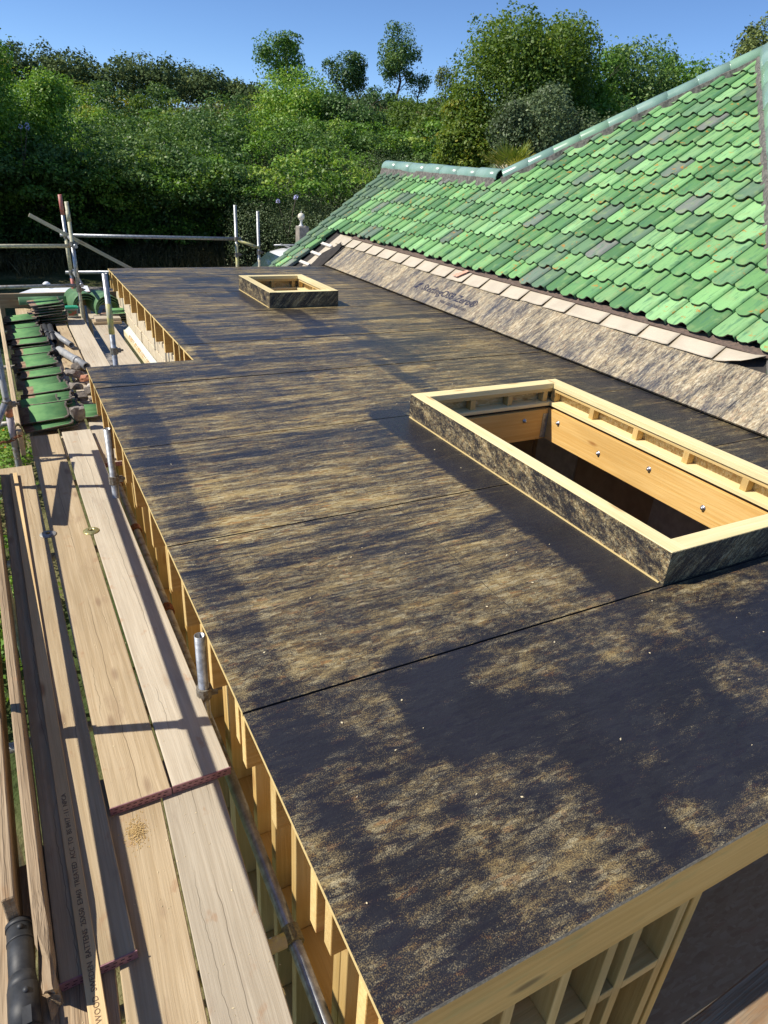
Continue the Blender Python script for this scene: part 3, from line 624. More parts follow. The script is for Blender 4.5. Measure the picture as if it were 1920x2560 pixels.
# one tile: flat pan with a roll on its near side, unglazed nose
def tile_mesh(seed, fl=1.0):
    q = random.Random(seed)
    us = [0, .012, .038, .072, .105, .130, .150, .168, .186, .206, .226, .238, .242]
    hs = [.015, .011, .004, 0, .001, .006, .016, .031, .043, .047, .040, .026, -.006]
    L, th = 0.355, 0.012; lead = 0.098
    hh_ = dict(zip(us, hs)); h = lambda u: hh_[u]*fl
    v0 = [.040, .018, .004, 0, 0, .003, .008, .011, .010, .007, .006, .009, .012]
    v0 = [a + q.uniform(-.002, .003) + (.014 if q.random() < .04 else 0) for a in v0]
    top = [(u, a, h(u)-lead*a) for u, a in zip(us, v0)]; tail = [(u, L, h(u)-lead*L) for u in us]
    n_ = len(us); v = top+tail; f = [(i, i+1, n_+i+1, n_+i) for i in range(n_-1)]; mi = [0]*(n_-1)
    f[-1] = (len(v), len(v)+1, len(v)+3, len(v)+2); v = v + [top[-2], top[-1], tail[-2], tail[-1]]      # the overhanging edge keeps its own sharp normal
    b = len(v); v += top + [(x, y+.003, z-th) for x, y, z in top]
    f += [(b+n_+i, b+n_+i+1, b+i+1, b+i) for i in range(n_-1)]; mi += [1]*(n_-1)
    b = len(v); v += [top[0], tail[0], (0, v0[0], top[0][2]-th), (0, L, tail[0][2]-th), top[-1], tail[-1], (.242, v0[-1], top[-1][2]-th), (.242, L, tail[-1][2]-th)]
    f += [(b, b+1, b+3, b+2), (b+4, b+6, b+7, b+5)]; mi += [0, 0]
    return v, f, mi, n_-1
def tile_data(seed, mats, fl=1.0):
    v, f, mi, ns = tile_mesh(seed, fl); me = bpy.data.meshes.new('tile'); me.from_pydata(v, [], f)
    for m_ in mats: me.materials.append(MAT[m_])
    for i, pl in enumerate(me.polygons): pl.material_index = mi[i]; pl.use_smooth = i < ns-1
    me.update(); return me
TD = [tile_data(i, ['glazed_tile', 'grey_clay']) for i in range(10)]
CW, GA = 0.2415, 0.286
places = []
for r_ in range(-7, 16):
    s0 = 0.715 + r_*GA; smid = s0 + 0.14
    for c_ in range(0, 41):
        yl = VY - c_*CW; yc = yl - 0.12
        if r_ < 0:
            if c_ > 2 or s0 < -1.0: continue
        elif smid > RS-0.02:
            if not (ynear(smid)-0.22 < yc < yfar(smid)+0.10): continue
        elif yc < ynear(smid)-0.28: continue
        if r_ >= 0 and smid > RS-0.30 and yc > yfar(RS)-0.1 and s0 > RS-0.22: continue
        places.append((s0, yl, r_, c_))
cp = Vector((-0.45, -1.67, 1.65))
places.sort(key=lambda q: (S(q[0], q[1]-.1)-cp).length)
far = []
for i, (s0, yl, r_, c_) in enumerate(places):
    ds = rnd.uniform(-.006, .006) + (rnd.uniform(-.03, .012) if r_ == 0 else 0)
    m_ = SMat(s0+ds, yl+rnd.uniform(-.004, .004), 0.070+rnd.uniform(-.003, .004)) @ Matrix.Rotation(R(rnd.uniform(-.9, .9)), 4, 'Z') @ Matrix.Rotation(R(rnd.uniform(-.5, .5)), 4, 'Y')
    if i < 300: put(bpy.data.objects.new('tile', TD[i % 10]), slope, m_)
    else: far.append(m_)
if far:
    vv = []; ff = []; mm = []
    for m_ in far:
        v, f, mi, ns = tile_mesh(rnd.randint(0, 99)); b = len(vv); vv += [m_ @ Vector(x) for x in v]; ff += [tuple(b+i for i in q) for q in f]; mm += mi
    o = mesh('far_tiles', vv, ff, None, slope, mats=['glazed_tile', 'grey_clay'], midx=mm); o['kind'] = 'stuff'
# half round ridge and hip tiles bedded in mortar
def ridge_piece(a, b, r_, name, parent, mat='ridge_glaze', lift=0.0, arc=200):
    m_, L = frame(a, b); seg = 12; v = []; f = []
    for (x, rr) in ((0, r_*1.012), (0.012, r_*1.018), (L*.5, r_*1.008), (L+0.012, r_*.995), (L+0.012, r_*.995-.014), (0, r_*1.012-.014)):
        for i in range(seg+1):
            an = R(-(arc-180)/2 + arc*i/seg); v.append((x, rr*math.cos(an), rr*math.sin(an)+lift))
    n_ = seg+1
    for k_ in range(5):
        for i in range(seg): f.append((k_*n_+i, k_*n_+i+1, (k_+1)*n_+i+1, (k_+1)*n_+i))
    for i in range(seg): f.append((5*n_+i, 5*n_+i+1, i+1, i))
    o = mesh(name, v, f, mat, parent, m_); 
    for pl in o.data.polygons: pl.use_smooth = True
    return o
def run(a, b, n_, r_, name='ridge_tile'):
    a = Vector(a); b = Vector(b)
    for i in range(n_):
        j = Vector((0,0,rnd.uniform(-.006,.006))); ridge_piece(a+(b-a)*i/n_+j, a+(b-a)*(i+1)/n_+j, r_, name, slope)
def bed(a, b, wd, ht, n_=26):
    m_, L = frame(a, b); v = []; f = []
    for i in range(n_+1):
        x = L*i/n_; q = [(-wd*rnd.uniform(.9,1.1), -ht), (-wd*rnd.uniform(.72,.9), 0.0), (0, .03), (wd*.8, 0), (wd, -ht)]
        v += [(x, y_, z_+rnd.uniform(-.006,.006)) for y_, z_ in q]
    for i in range(n_):
        for k_ in range(4): f.append((i*5+k_, (i+1)*5+k_, (i+1)*5+k_+1, i*5+k_+1))
    return mesh('mortar_bed', v, f, 'mortar', slope, m_)
RP = S(RS+0.03, 0, 0.06); J = Vector((RP.x, yfar(RS)-0.02, RP.z)); E_ = Vector((RP.x, VY+0.02, RP.z)); APX = S(AP[0]+.05, AP[1], 0.05)
run(E_, J, 7, 0.125); bed(E_, J, 0.16, 0.12)
run(J+Vector((.03,-.03,0.01)), APX, 9, 0.115, 'hip_tile'); bed(J, APX, 0.17, 0.16, 34)
NB = S(0.40, ynear(0.40)-0.30, 0.06); APN = APX+Vector((0,-.10,.03))
run(NB, APN, 12, 0.125, 'hip_tile'); bed(NB, APN-Vector((0,0,.03)), 0.18, 0.14, 40)
run(APX, APX+Vector((2.2, 0, 0.02)), 4, 0.12, 'ridge_tile')
# flashing, battens and felt at the foot of the slope
slab('eaves_batten', 0.690, 0.745, 1.5, 9.42, 0.002, 0.034, 'brown_batten', slope); slab('eaves_batten', 0.662, 0.689, 1.6, 9.42, 0.030, 0.046, 'brown_batten', slope)
for r_ in range(1, 15):
    s0 = 0.70 + r_*GA + 0.30
    if s0 < AP[0]-0.1: slab('tile_batten', s0-0.02, s0+0.02, ynear(s0)+.1, (VY-.1 if s0 < RS-.1 else yfar(s0)-.1), 0.002, 0.024, 'brown_batten', slope)
yc = 1.66; cuts = [1.66, 2.03, 2.50, 2.87, 3.37, 3.88, 4.25, 4.64, 5.0, 5.42, 5.8, 6.2, 6.6, 7.0, 7.4, 7.8, 8.2, 8.6, 9.0, 9.35, 9.75]
for i in range(len(cuts)-1):
    y0, y1 = cuts[i], cuts[i+1]; v = []; f = []; ns = 6; n2 = 5
    lo = 0.475 if y0 > 4.6 else 0.50
    for a in range(n2+1):
        for b in range(ns+1):
            u_ = b/ns; s_ = lo + (0.70-lo)*a/n2; y_ = y1 + 0.012 - (y1-y0+0.012)*u_
            n_ = 0.026 + 0.010*(u_**2.0) + 0.012*math.sin(u_*math.pi)*(1-a/n2)*rnd.uniform(.4,1.2) + (0.016*max(0, u_-.75)*4*(1-a/n2))
            if i == 0: n_ += 0.05*u_*(1-a/n2); s_ += 0.10*(u_**2)*(1-a/n2)
            v.append(S(s_, y_, n_))
    for a in range(n2):
        for b in range(ns): f.append((a*(ns+1)+b, a*(ns+1)+b+1, (a+1)*(ns+1)+b+1, (a+1)*(ns+1)+b))
    o = mesh('flashing_sheet', v, f, 'lead_sheet', slope, smooth=True)
    md = o.modifiers.new('thick', 'SOLIDIFY'); md.thickness = 0.004; md.offset = -1
mesh('red_mark', [S(0.53, 6.08, 0.062), S(0.52, 5.96, 0.062), S(0.66, 5.86, 0.062), S(0.67, 5.92, 0.062)], [(0,1,2,3)], 'lead_red_mark', slope)
# stripped verge between the flat roof and the far columns of tiles
slab('bare_sheet', -0.35, 0.70, 9.62, 9.95, 0.010, 0.016, 'lead_sheet', slope)
v = [S(*q) for q in ((-0.30, 9.70, 0.02), (0.0, 9.72, .03), (0.18, 9.70, .06), (0.40, 9.58, .05), (0.52, 9.50, .07), (0.40, 9.44, .02), (0.1, 9.42, .0), (-0.3, 9.42, 0.0))]
mesh('torn_felt', v, [tuple(range(8))], 'felt_and_seam_shade', slope)
for s_ in (0.38, 0.14, -0.12): slab('cut_batten', s_-0.025, s_+0.025, 9.70, 10.12, 0.020, 0.055, 'white_batten', slope)
slab('verge_board', -0.9, 0.7, 9.98, 10.16, -0.02, 0.004, 'felt_and_seam_shade', slope)
# ------------------------------------------------------------------ scaffold boards
def board(name, label, c0, c1, wd, ztop, mat, bands=(True, False), group='scaffold boards on the walkway', th=0.038):
    """plank whose top centreline runs c0 -> c1 (x, y)"""
    a = Vector((c0[0], c0[1], ztop-th/2)); b = Vector((c1[0], c1[1], ztop-th/2)); m_, L = frame(a, b)
    o = mesh(name, boxv(0, L, -wd/2, wd/2, -th/2, th/2), BOXF, mat, None, m_); bevel_obj(o, 0.003); tag(o, label, 'plank', group)
    for k_, on in enumerate(bands):
        if not on: continue
        x = -0.002 if k_ == 0 else L
        bd = mesh('end_band', boxv(x-.001, x+.003, -wd/2-.002, wd/2+.002, -th/2+.002, th/2+.0015), BOXF, 'band_metal', o, m_)
        xs_ = x-.0016 if k_ == 0 else x+.0036
        v = []; f = []
        for row, z_ in ((0, .008), (1, -.007)):
            for i in range(9):
                y_ = -wd/2+.02+i*(wd-.04)/8 + row*.006; b_ = len(v)
                v += [(xs_, y_-.006, z_-.0018), (xs_, y_+.006, z_-.0018), (xs_, y_+.006, z_+.0018), (xs_, y_-.006, z_+.0018)]; f.append((b_, b_+3, b_+2, b_+1) if k_ == 0 else (b_, b_+1, b_+2, b_+3))
        mesh('slot', v, f, 'black_slot', bd, m_)
    return o
def cl(x0, k_, y): return (x0 + k_*y, y)
board('scaffold_board', 'weathered scaffold board half in shade with a batten lying on it', cl(-.5575, -.0185, -.25), cl(-.5575, -.0185, 3.80), .222, -.600, 'scaffold_timber', (True, False))
board('scaffold_board', 'tan scaffold board with a long central crack, second from the deck', cl(-.321, -.0150, .33), cl(-.321, -.0150, 4.42), .226, -.600, 'scaffold_timber', (True, False))
board('scaffold_board', 'smooth pale scaffold board beside the roof edge with a banded end', cl(-.085, -.0113, .335), cl(-.085, -.0113, 4.45), .230, -.600, 'scaffold_timber_pale', (True, False))
board('scaffold_board', 'near lower scaffold board with a big round knot beside the steel tube', cl(-.150, .042, -2.6), cl(-.150, .042, .52), .222, -.6395, 'scaffold_timber_pale', (False, False))
board('scaffold_board', 'near lower scaffold board with a small heap of sawdust on it', cl(-.378, .042, -2.6), cl(-.378, .042, .52), .218, -.6395, 'scaffold_timber', (False, False))
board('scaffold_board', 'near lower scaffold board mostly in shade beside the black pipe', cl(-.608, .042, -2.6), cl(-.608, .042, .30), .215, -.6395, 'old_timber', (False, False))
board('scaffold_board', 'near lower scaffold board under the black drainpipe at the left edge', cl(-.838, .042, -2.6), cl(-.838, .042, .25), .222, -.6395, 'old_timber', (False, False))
board('scaffold_board', 'scaffold board under the row of stacked tiles on the outer side', (-.388, 3.95), (-.378, 8.1), .226, -.6395, 'scaffold_timber', (False, False))
board('scaffold_board', 'scaffold board under the stacked tiles and the broken rubble', (-.150, 3.98), (-.140, 8.1), .226, -.6395, 'scaffold_timber_pale', (False, False))
board('scaffold_board', 'short scaffold board with a banded end under the roof overhang', (.102, 3.74), (.110, 7.7), .226, -.6395, 'scaffold_timber_pale', (True, False))
board('scaffold_board', 'far scaffold board under the broken pipes', (.064, 6.4), (.050, 9.75), .222, -.600, 'scaffold_timber', (False, False))
board('scaffold_board', 'far pale scaffold board leading to the green lidded tub', (.312, 5.3), (.298, 9.75), .226, -.600, 'scaffold_timber_pale', (False, False))
board('scaffold_board', 'far scaffold board between the grey posts and the cream wall', (.645, 5.3), (.625, 9.2), .228, -.600, 'scaffold_timber_pale', (False, False))
board('scaffold_board', 'far outer scaffold board under the neat tile pile', (-.30, 7.6), (-.30, 9.75), .226, -.600, 'scaffold_timber', (False, False))
board('scaffold_board', 'far outer scaffold board next to the tile pile', (-.08, 8.15), (-.08, 9.75), .226, -.600, 'scaffold_timber_pale', (False, False))
board('scaffold_board', 'short board laid across the far walkway against the cream wall, lower of two', (.50, 8.55), (.86, 8.55), .22, -.562, 'scaffold_timber', (False, False))
board('scaffold_board', 'short board laid across the far walkway against the cream wall, upper of two', (.53, 8.58), (.86, 8.58), .22, -.523, 'scaffold_timber_pale', (False, False))
board('scaffold_board', 'brown board at the bottom right below the front fascia', (0.75, -1.28), (3.6, -1.16), .225, -.640, 'old_timber', (False, False))
def toe(label, a, b, ht, zt, mat='old_timber', th=0.038):
    o = beam('toe_board', (a[0], a[1], zt-ht/2), (b[0], b[1], zt-ht/2), th, ht, mat, None, bev=0.004); return tag(o, label, 'plank', 'boards standing on edge')
tb = toe('toe board on edge with a rotten splintered near end', (-.682, -.30), (-.786, 3.70), .200, -.440)
# ragged rotten end
bm = bmesh.new(); bm.from_mesh(tb.data)
bmesh.ops.subdivide_edges(bm, edges=[e for e in bm.edges if e.calc_length() > 1], cuts=60); bm.verts.ensure_lookup_table()
bmesh.ops.subdivide_edges(bm, edges=[e for e in bm.edges if all(v.co.x < 0.4 for v in e.verts) and e.calc_length() > 0.1], cuts=3)
for v in bm.verts:
    if v.co.x < 0.35:
        q = 1-v.co.x/0.35; v.co += Vector((rnd.uniform(-.03, .03)*q, rnd.uniform(-.007, .007)*q, rnd.uniform(-.02, .012)*q - (.05*q*q if v.co.z > 0 else 0)))
bm.to_mesh(tb.data); bm.free()
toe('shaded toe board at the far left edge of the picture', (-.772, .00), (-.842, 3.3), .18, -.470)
toe('long toe board on edge beside the row of stacked tiles', (-.562, 3.98), (-.610, 9.3), .205, -.385, 'scaffold_timber')
toe('grey toe board on edge across the far end of the walkway', (-.9, 9.80), (1.05, 9.80), .20, -.40, 'old_timber')

# ------------------------------------------------------------------ scaffold tubes
TR = 0.0242
def coupler(p, axis, parent, mat='coupler_steel'):
    p = Vector(p); ax_ = Vector(axis).normalized()
    m_, _ = frame(p-ax_*0.03, p+ax_*0.03)
    v, f = tubedata(0.06, TR+0.011, 10, False); v = [(x, y, z) for x, y, z in v]
    b = len(v); v += boxv(0.012, 0.048, TR+.004, TR+.036, -.018, .018); f += [tuple(b+i for i in q) for q in BOXF]
    b = len(v); v += boxv(0.022, 0.038, TR+.036, TR+.058, -.008, .008); f += [tuple(b+i for i in q) for q in BOXF]
    return mesh('coupler', v, f, mat, parent, m_)
def pole(name, label, a, b, mat, couplers=(), parts=(), group='scaffold tubes', cmat='coupler_steel'):
    o = tube(name, a, b, TR, mat); tag(o, label, 'scaffold tube', group)
    a = Vector(a); b = Vector(b)
    for q in couplers: coupler(a.lerp(b, q), b-a, o, cmat)
    for (q0, q1, m_, r_) in parts: tube('painted_sleeve', a.lerp(b, q0), a.lerp(b, q1), r_, m_, o, hollow=False)
    return o
pole('scaffold_post', 'short grey scaffold post sticking up beside the roof edge in the foreground', (.040, .80, -2.8), (.040, .80, -.262), 'galvanised', (0.872,))
pole('scaffold_post', 'grey scaffold post half hidden below the corner joists of the deck', (-.018, 3.02, -2.8), (-.018, 3.02, -.085), 'galvanised', (0.86,))
pole('scaffold_post', 'grey scaffold post with a yellow painted band in the notch of the deck', (.317, 5.0, -2.8), (.317, 5.0, .61), 'galvanised', (0.80,), ((0.845, 0.925, 'yellow_tube', TR+.002),))
pole('scaffold_post', 'pale yellow scaffold post at the far corner, the front of two', (.418, 8.90, -2.8), (.408, 8.90, .90), 'pale_yellow_tube', (0.70, .86), ((.69, .862, 'galvanised', TR+.0025), (.935, .968, 'pale_yellow_tube', TR+.003)))
pole('scaffold_post', 'grey scaffold post with a red tip at the far corner', (.405, 9.70, -2.8), (.402, 9.70, .93), 'galvanised', (.72, .855), ((.93, 1.0, 'red_paint', TR+.002), (.62, .70, 'red_paint', TR+.002), (.73, .85, 'pale_yellow_tube', TR+.002)))
pole('scaffold_post', 'scaffold post with a pale yellow foot behind the roof, left of two', (2.915, 9.72, -2.8), (2.895, 9.72, .86), 'galvanised', (.865, .80), ((.6, .845, 'yellow_tube', TR+.002),))
pole('scaffold_post', 'scaffold post with a pale yellow foot behind the roof, beside the white car', (3.235, 9.60, -2.8), (3.222, 9.60, .79), 'galvanised', (.83,), ((.6, .80, 'pale_yellow_tube', TR+.002),))
pole('scaffold_rail', 'short yellow tube joining the two posts behind the roof', (2.90, 9.72, .355), (3.24, 9.58, .245), 'yellow_tube')
pole('scaffold_rail', 'long grey upper guard rail across the back of the roof', (.33, 9.72, .40), (2.98, 9.75, .362), 'galvanised')
pole('scaffold_rail', 'lower grey guard rail partly hidden behind the back of the roof', (.33, 9.72, -.11), (2.9, 9.75, -.13), 'galvanised')
pole('scaffold_rail', 'pale yellow upper guard rail at the far left end', (-1.3, 8.93, .345), (.46, 8.93, .352), 'pale_yellow_tube', (.97,), cmat='rust')
pole('scaffold_rail', 'lower guard rail with green moss at the far left end', (-1.3, 8.93, -.165), (.47, 8.93, -.160), 'old_tube', (.97,), cmat='rust')
pole('scaffold_rail', 'short grey tube tying the two far corner posts together at the top', (.44, 8.8, .36), (.44, 9.82, .39), 'galvanised')
pole('scaffold_rail', 'short grey tube tying the two far corner posts together lower down', (.45, 8.8, -.14), (.44, 9.82, -.10), 'galvanised')
o = beam('timber_batten', (-.03, 9.66, .665), (1.35, 9.66, -.125), .05, .022, 'far_batten_timber', None, upv=(0, 1, 0)); tag(o, 'pale batten slanting across the far corner posts', 'batten')
pole('scaffold_ledger', 'near scaffold tube running along the wall below the roof edge', (.048, -1.9, -.80), (.052, .98, -.765), 'galvanised', (.55,), cmat='mossy_coupler')
pole('scaffold_ledger', 'rusty scaffold tube along the wall further along the walkway', (.050, .86, -.718), (.050, 4.6, -.705), 'old_tube', (.22, .49, .70), cmat='rust')
for i, (y, lb) in enumerate(((-1.6, 'nearest'), (-.35, 'second'), (.92, 'third'), (2.52, 'fourth'), (3.6, 'fifth'), (5.1, 'sixth'), (7.0, 'seventh'), (8.8, 'farthest'))):
    pole('scaffold_transom', lb + ' cross tube under the scaffold boards', (-1.0, y, -.705), (.01, y-.01, -.705), 'yellow_tube' if i in (1,) else 'old_tube', group='cross tubes under the boards')
pole('scaffold_post', 'outer scaffold post with a rusty chain beside the long toe board', (-.628, 4.02, -2.8), (-.596, 4.02, 1.0), 'old_tube', (.69,), ((.60, .665, 'pink_grey_tube', TR+.001), (.665, .683, 'orange_paint', TR+.003)))
pole('scaffold_brace', 'diagonal scaffold tube dropping outwards from the outer post', (-.62, 3.98, -.16), (-1.15, 3.7, -1.1), 'galvanised')
pole('scaffold_post', 'outer scaffold post at the left edge near the foreground', (-.86, .90, -2.8), (-.86, .90, .9), 'galvanised', (.70, .84))
pole('scaffold_post', 'outer scaffold post at the left edge near the brass plates', (-.84, 3.48, -2.8), (-.84, 3.48, .9), 'galvanised', (.70, .84))
pole('scaffold_rail', 'upper guard rail along the left side of the walkway', (-.84, -2.6, .28), (-.83, 4.2, .30), 'galvanised')
pole('scaffold_rail', 'middle guard rail along the left side of the walkway', (-.82, -2.6, -.20), (-.82, 4.2, -.22), 'galvanised')
o = beam('scaffold_plate', (-.81, 3.95, .02), (-.81, 2.85, -.15), .02, .10, 'scaffold_timber', None); tag(o, 'short board tied to the left guard rail', 'plank')
# chain and rope round the end of the long toe board
ch = empty('rusty_chain', (-.6, 3.97, -.47), 'rusty chain looped round the toe board and the outer post', 'chain')
for i in range(14):
    a = i/13; p = Vector((-.72+.16*a, 3.93+.02*math.sin(a*9), -.46+.05*a))
    bpy_m = Matrix.Translation(p) @ Matrix.Rotation(i*1.2, 4, 'X') @ Matrix.Rotation(.5, 4, 'Z')
    v = []; f = []
    for k_ in range(10):
        an = 2*math.pi*k_/10; c = Vector((.014*math.cos(an), .009*math.sin(an), 0))
        for j in range(5):
            b_ = 2*math.pi*j/5; n_ = Vector((math.cos(an), math.sin(an), 0)); v.append(c + n_*.0035*math.cos(b_) + Vector((0, 0, .0035*math.sin(b_))))
    for k_ in range(10):
        for j in range(5): f.append((k_*5+j, ((k_+1) % 10)*5+j, ((k_+1) % 10)*5+(j+1) % 5, k_*5+(j+1) % 5))
    mesh('chain_link', v, f, 'rust', ch, bpy_m)
v = []; f = []
for k_ in range(16):
    an = 2*math.pi*k_/16
    for j in range(6):
        b_ = 2*math.pi*j/6; rr = 1 + .13*math.cos(b_); v.append((-.566+.032*math.cos(an)*rr, 4.06+.008*math.sin(b_), -.47+.115*math.sin(an)*rr))
for k_ in range(16):
    for j in range(6): f.append((k_*6+j, ((k_+1) % 16)*6+j, ((k_+1) % 16)*6+(j+1) % 6, k_*6+(j+1) % 6))
mesh('strap', v, f, 'mossy_coupler', ch, smooth=True)
# round plates that clamp the boards
for (x, y, lb) in ((-.488, 2.62, 'dull round steel plate over the gap between the two left boards'), (-.238, 2.57, 'bright brass coloured round plate over the gap between the two right boards')):
    k_ = 'brass_plate' if x > -.3 else 'zinc_bolt'
    o = lathe('clamp_plate', [(0.050, 0), (0.050, .003), (0.046, .005), (.022, .012), (.020, .012), (.018, .007), (.001, .007)], 'brass_plate' if x > -.3 else 'old_tube', None, Matrix.Translation((x, y, -.5995)), 24); tag(o, lb, 'clamp plate', 'round board clamps')
    lathe('bolt_head', [(.011, 0), (.011, .009), (.004, .012)], 'mossy_coupler', o, Matrix.Translation((x, y, -.5925)), 6)

# ------------------------------------------------------------------ batten with printed marks, pipe, sawdust
m_, L = frame((-.647, 3.63, -.587), (-.560, -1.10, -.610))
bt = mesh('roof_batten', boxv(0, L, -.0245, .0245, -.0115, .0115), BOXF, 'batten_timber', None, m_); bevel_obj(bt, .0015)
tag(bt, 'long roofing batten with printed black lettering lying on the outer board', 'batten')
d_ = (Vector((-.647, 3.63, -.587))-Vector((-.560, -1.10, -.610))).normalized()
xx = d_; zz = Vector((0, 0, 1)); yy = zz.cross(xx).normalized(); zz = xx.cross(yy)
tm = Matrix((xx, yy, zz)).transposed().to_4x4()
st_ = Vector((-.560, -1.10, -.610))
def btext(s_, dist, size):
    m2 = tm.copy(); m2.translation = st_ + d_*dist + zz*.0118 - yy*.008
    text('lettering', s_, size, 'batten_ink', bt, m2, 0.0)
btext('VIDA  WOOD  SWEDEN  BATTENS  25X50  E3463  TREATED  ACC  TO  BS 8417 : 11  NPCA', 0.62, .0235)
pp = empty('drain_pipe', (-.765, -.5, -.68), 'black plastic drainpipe with a socket collar lying at the bottom left', 'pipe')
pa = Vector((-.762, -.015, -.594)); pb = Vector((-.748, -1.3, -.594)); dr = (pb-pa).normalized()
body = tube('pipe_socket', pa, pa+dr*.23, .037, 'black_plastic', pp, 24, False); 
def ring(n_, d0, d1, r0, r1=None): return tube(n_, pa+dr*d0, pa+dr*d1, r0, 'black_plastic', pp, 24, False, r1)
ring('socket_lip', -.004, .012, .0395); ring('socket_rib', .055, .062, .0385); ring('taper', .17, .215, .037, .043); ring('pipe_body', .21, .34, .043); ring('collar', .335, .35, .0455); ring('lower_pipe', .35, 1.2, .041)
for (d0, an) in ((.03, .2), (.24, .35)):
    c = pa+dr*d0; lathe('rivet', [(.009, 0), (.009, .004), (.003, .008)], 'black_plastic', pp, Matrix.Translation(c+Vector((math.sin(an)*.037, 0, math.cos(an)*(.037 if d0 < .1 else .043)))), 10)
mesh('clip', boxv(-.012, .012, -.05, .0, 0, .006), BOXF, 'black_plastic', pp, Matrix.Translation(pa+dr*.29+Vector((.012, 0, .041))))
v = []; f = []
for i in range(700):
    a = rnd.uniform(0, 6.28); r_ = abs(rnd.gauss(0, .03)); x = -.365+r_*math.cos(a)*.8; y = .215+r_*math.sin(a)*1.2; b = len(v); s_ = rnd.uniform(.0012, .0035); z = -.6392+max(0, .010-r_*.2)*rnd.random()
    v += [(x-s_, y, z), (x, y-s_, z+s_*.6), (x+s_, y, z), (x, y+s_, z+s_*.9)]; f.append((b, b+1, b+2, b+3))
tag(mesh('sawdust', v, f, 'sawdust'), 'small heap of pale sawdust on the near lower board', 'sawdust', kind='stuff')
v = []; f = []
for i in range(260):
    x = rnd.uniform(.05, 4.1); y = rnd.uniform(-.98, 4.2); b = len(v); s_ = rnd.uniform(.002, .007); a = rnd.uniform(0, 6.28)
    if 1.9 < x < 3.35 and -.05 < y < 2.4: continue
    dx, dy = s_*math.cos(a), s_*math.sin(a); z = .0015
    v += [(x-dx, y-dy, z), (x+dy*.5, y-dx*.5, z), (x+dx, y+dy, z+.003), (x-dy*.5, y+dx*.5, z+.002)]; f.append((b, b+1, b+2, b+3))
tag(mesh('wood_chips', v, f, 'wood_chip'), 'small wood chips scattered over the deck', 'debris', kind='stuff')
v = []; f = []
for i in range(380):
    x = rnd.uniform(-.64, .0); y = rnd.uniform(-1.0, 4.3); b = len(v); s_ = rnd.uniform(.0015, .006); a = rnd.uniform(0, 6.28); z = -.5993 if y > .36 else -.6388
    dx, dy = s_*math.cos(a), s_*math.sin(a)
    v += [(x-dx, y-dy, z), (x+dy*.3, y-dx*.3, z), (x+dx, y+dy, z+.002), (x-dy*.3, y+dx*.3, z+.001)]; f.append((b, b+1, b+2, b+3))
tag(mesh('wood_shavings', v, f, 'wood_chip'), 'fine wood shavings scattered over the scaffold boards', 'debris', kind='stuff')

# ------------------------------------------------------------------ stacked tiles and rubble on the walkway
SD = [tile_data(50+i, ['stack_tile', 'grey_clay'], .45) for i in range(5)]
for me in SD:                                         # close the underside: these are seen edge on
    bm = bmesh.new(); bm.from_mesh(me); bmesh.ops.solidify(bm, geom=bm.faces[:], thickness=.012); bm.to_mesh(me); bm.free()
    for pl in me.polygons:
        if pl.normal.z < .35: pl.material_index = 1
def loose_tile(x, y, z, rotz, tilt, label, group='roof tiles stacked on the walkway', k_=0, pitch_=0.0):
    o = bpy.data.objects.new('roof_tile', SD[k_ % 5])
    put(o, None, Matrix.Translation((x, y, z)) @ Matrix.Rotation(rotz, 4, 'Z') @ Matrix.Rotation(tilt, 4, 'Y') @ Matrix.Rotation(pitch_, 4, 'X') @ Matrix.Diagonal((1.2, 1.12, 1.0, 1.0)))
    return tag(o, label, 'roof tile', group)
# local v runs head-wards; turned so that the bare head lies to the left (-x) and the nose to the right
n_st = 13
for i in range(n_st):
    y = 5.04 + i*.318 + rnd.uniform(-.03, .03); h = 4 if i in (0, 1, 4, 7, 8, 11) else 3
    for j in range(h):
        last = j == h-1
        loose_tile(-.10-.022*(y-5)+rnd.uniform(-.03, .03), y-.14+rnd.uniform(-.015, .015)+j*.010, -.575+j*.034, R(88+rnd.uniform(-6, 6)), R(2+4*rnd.random()), 
                   ('topmost green tile of the nearest stack in the row on the walkway' if i == 0 else 'green tile lying on top of a stack in the row along the toe board') if last else 'dark edged tile lower down in a stack of the row along the toe board',
                   'top tiles of the row' if last and i else ('lower tiles of the row' if not last else None), i+j)
for j in range(9):
    loose_tile(.165+rnd.uniform(-.035, .035), 8.58+rnd.uniform(-.03, .03), -.585+j*.034, R(90+rnd.uniform(-10, 10)), R(rnd.uniform(-4, 3)), 'top green tile of the neat pile beside the tub' if j == 8 else 'dark edged tile in the neat pile beside the tub', None if j == 8 else 'lower tiles of the neat pile', j)
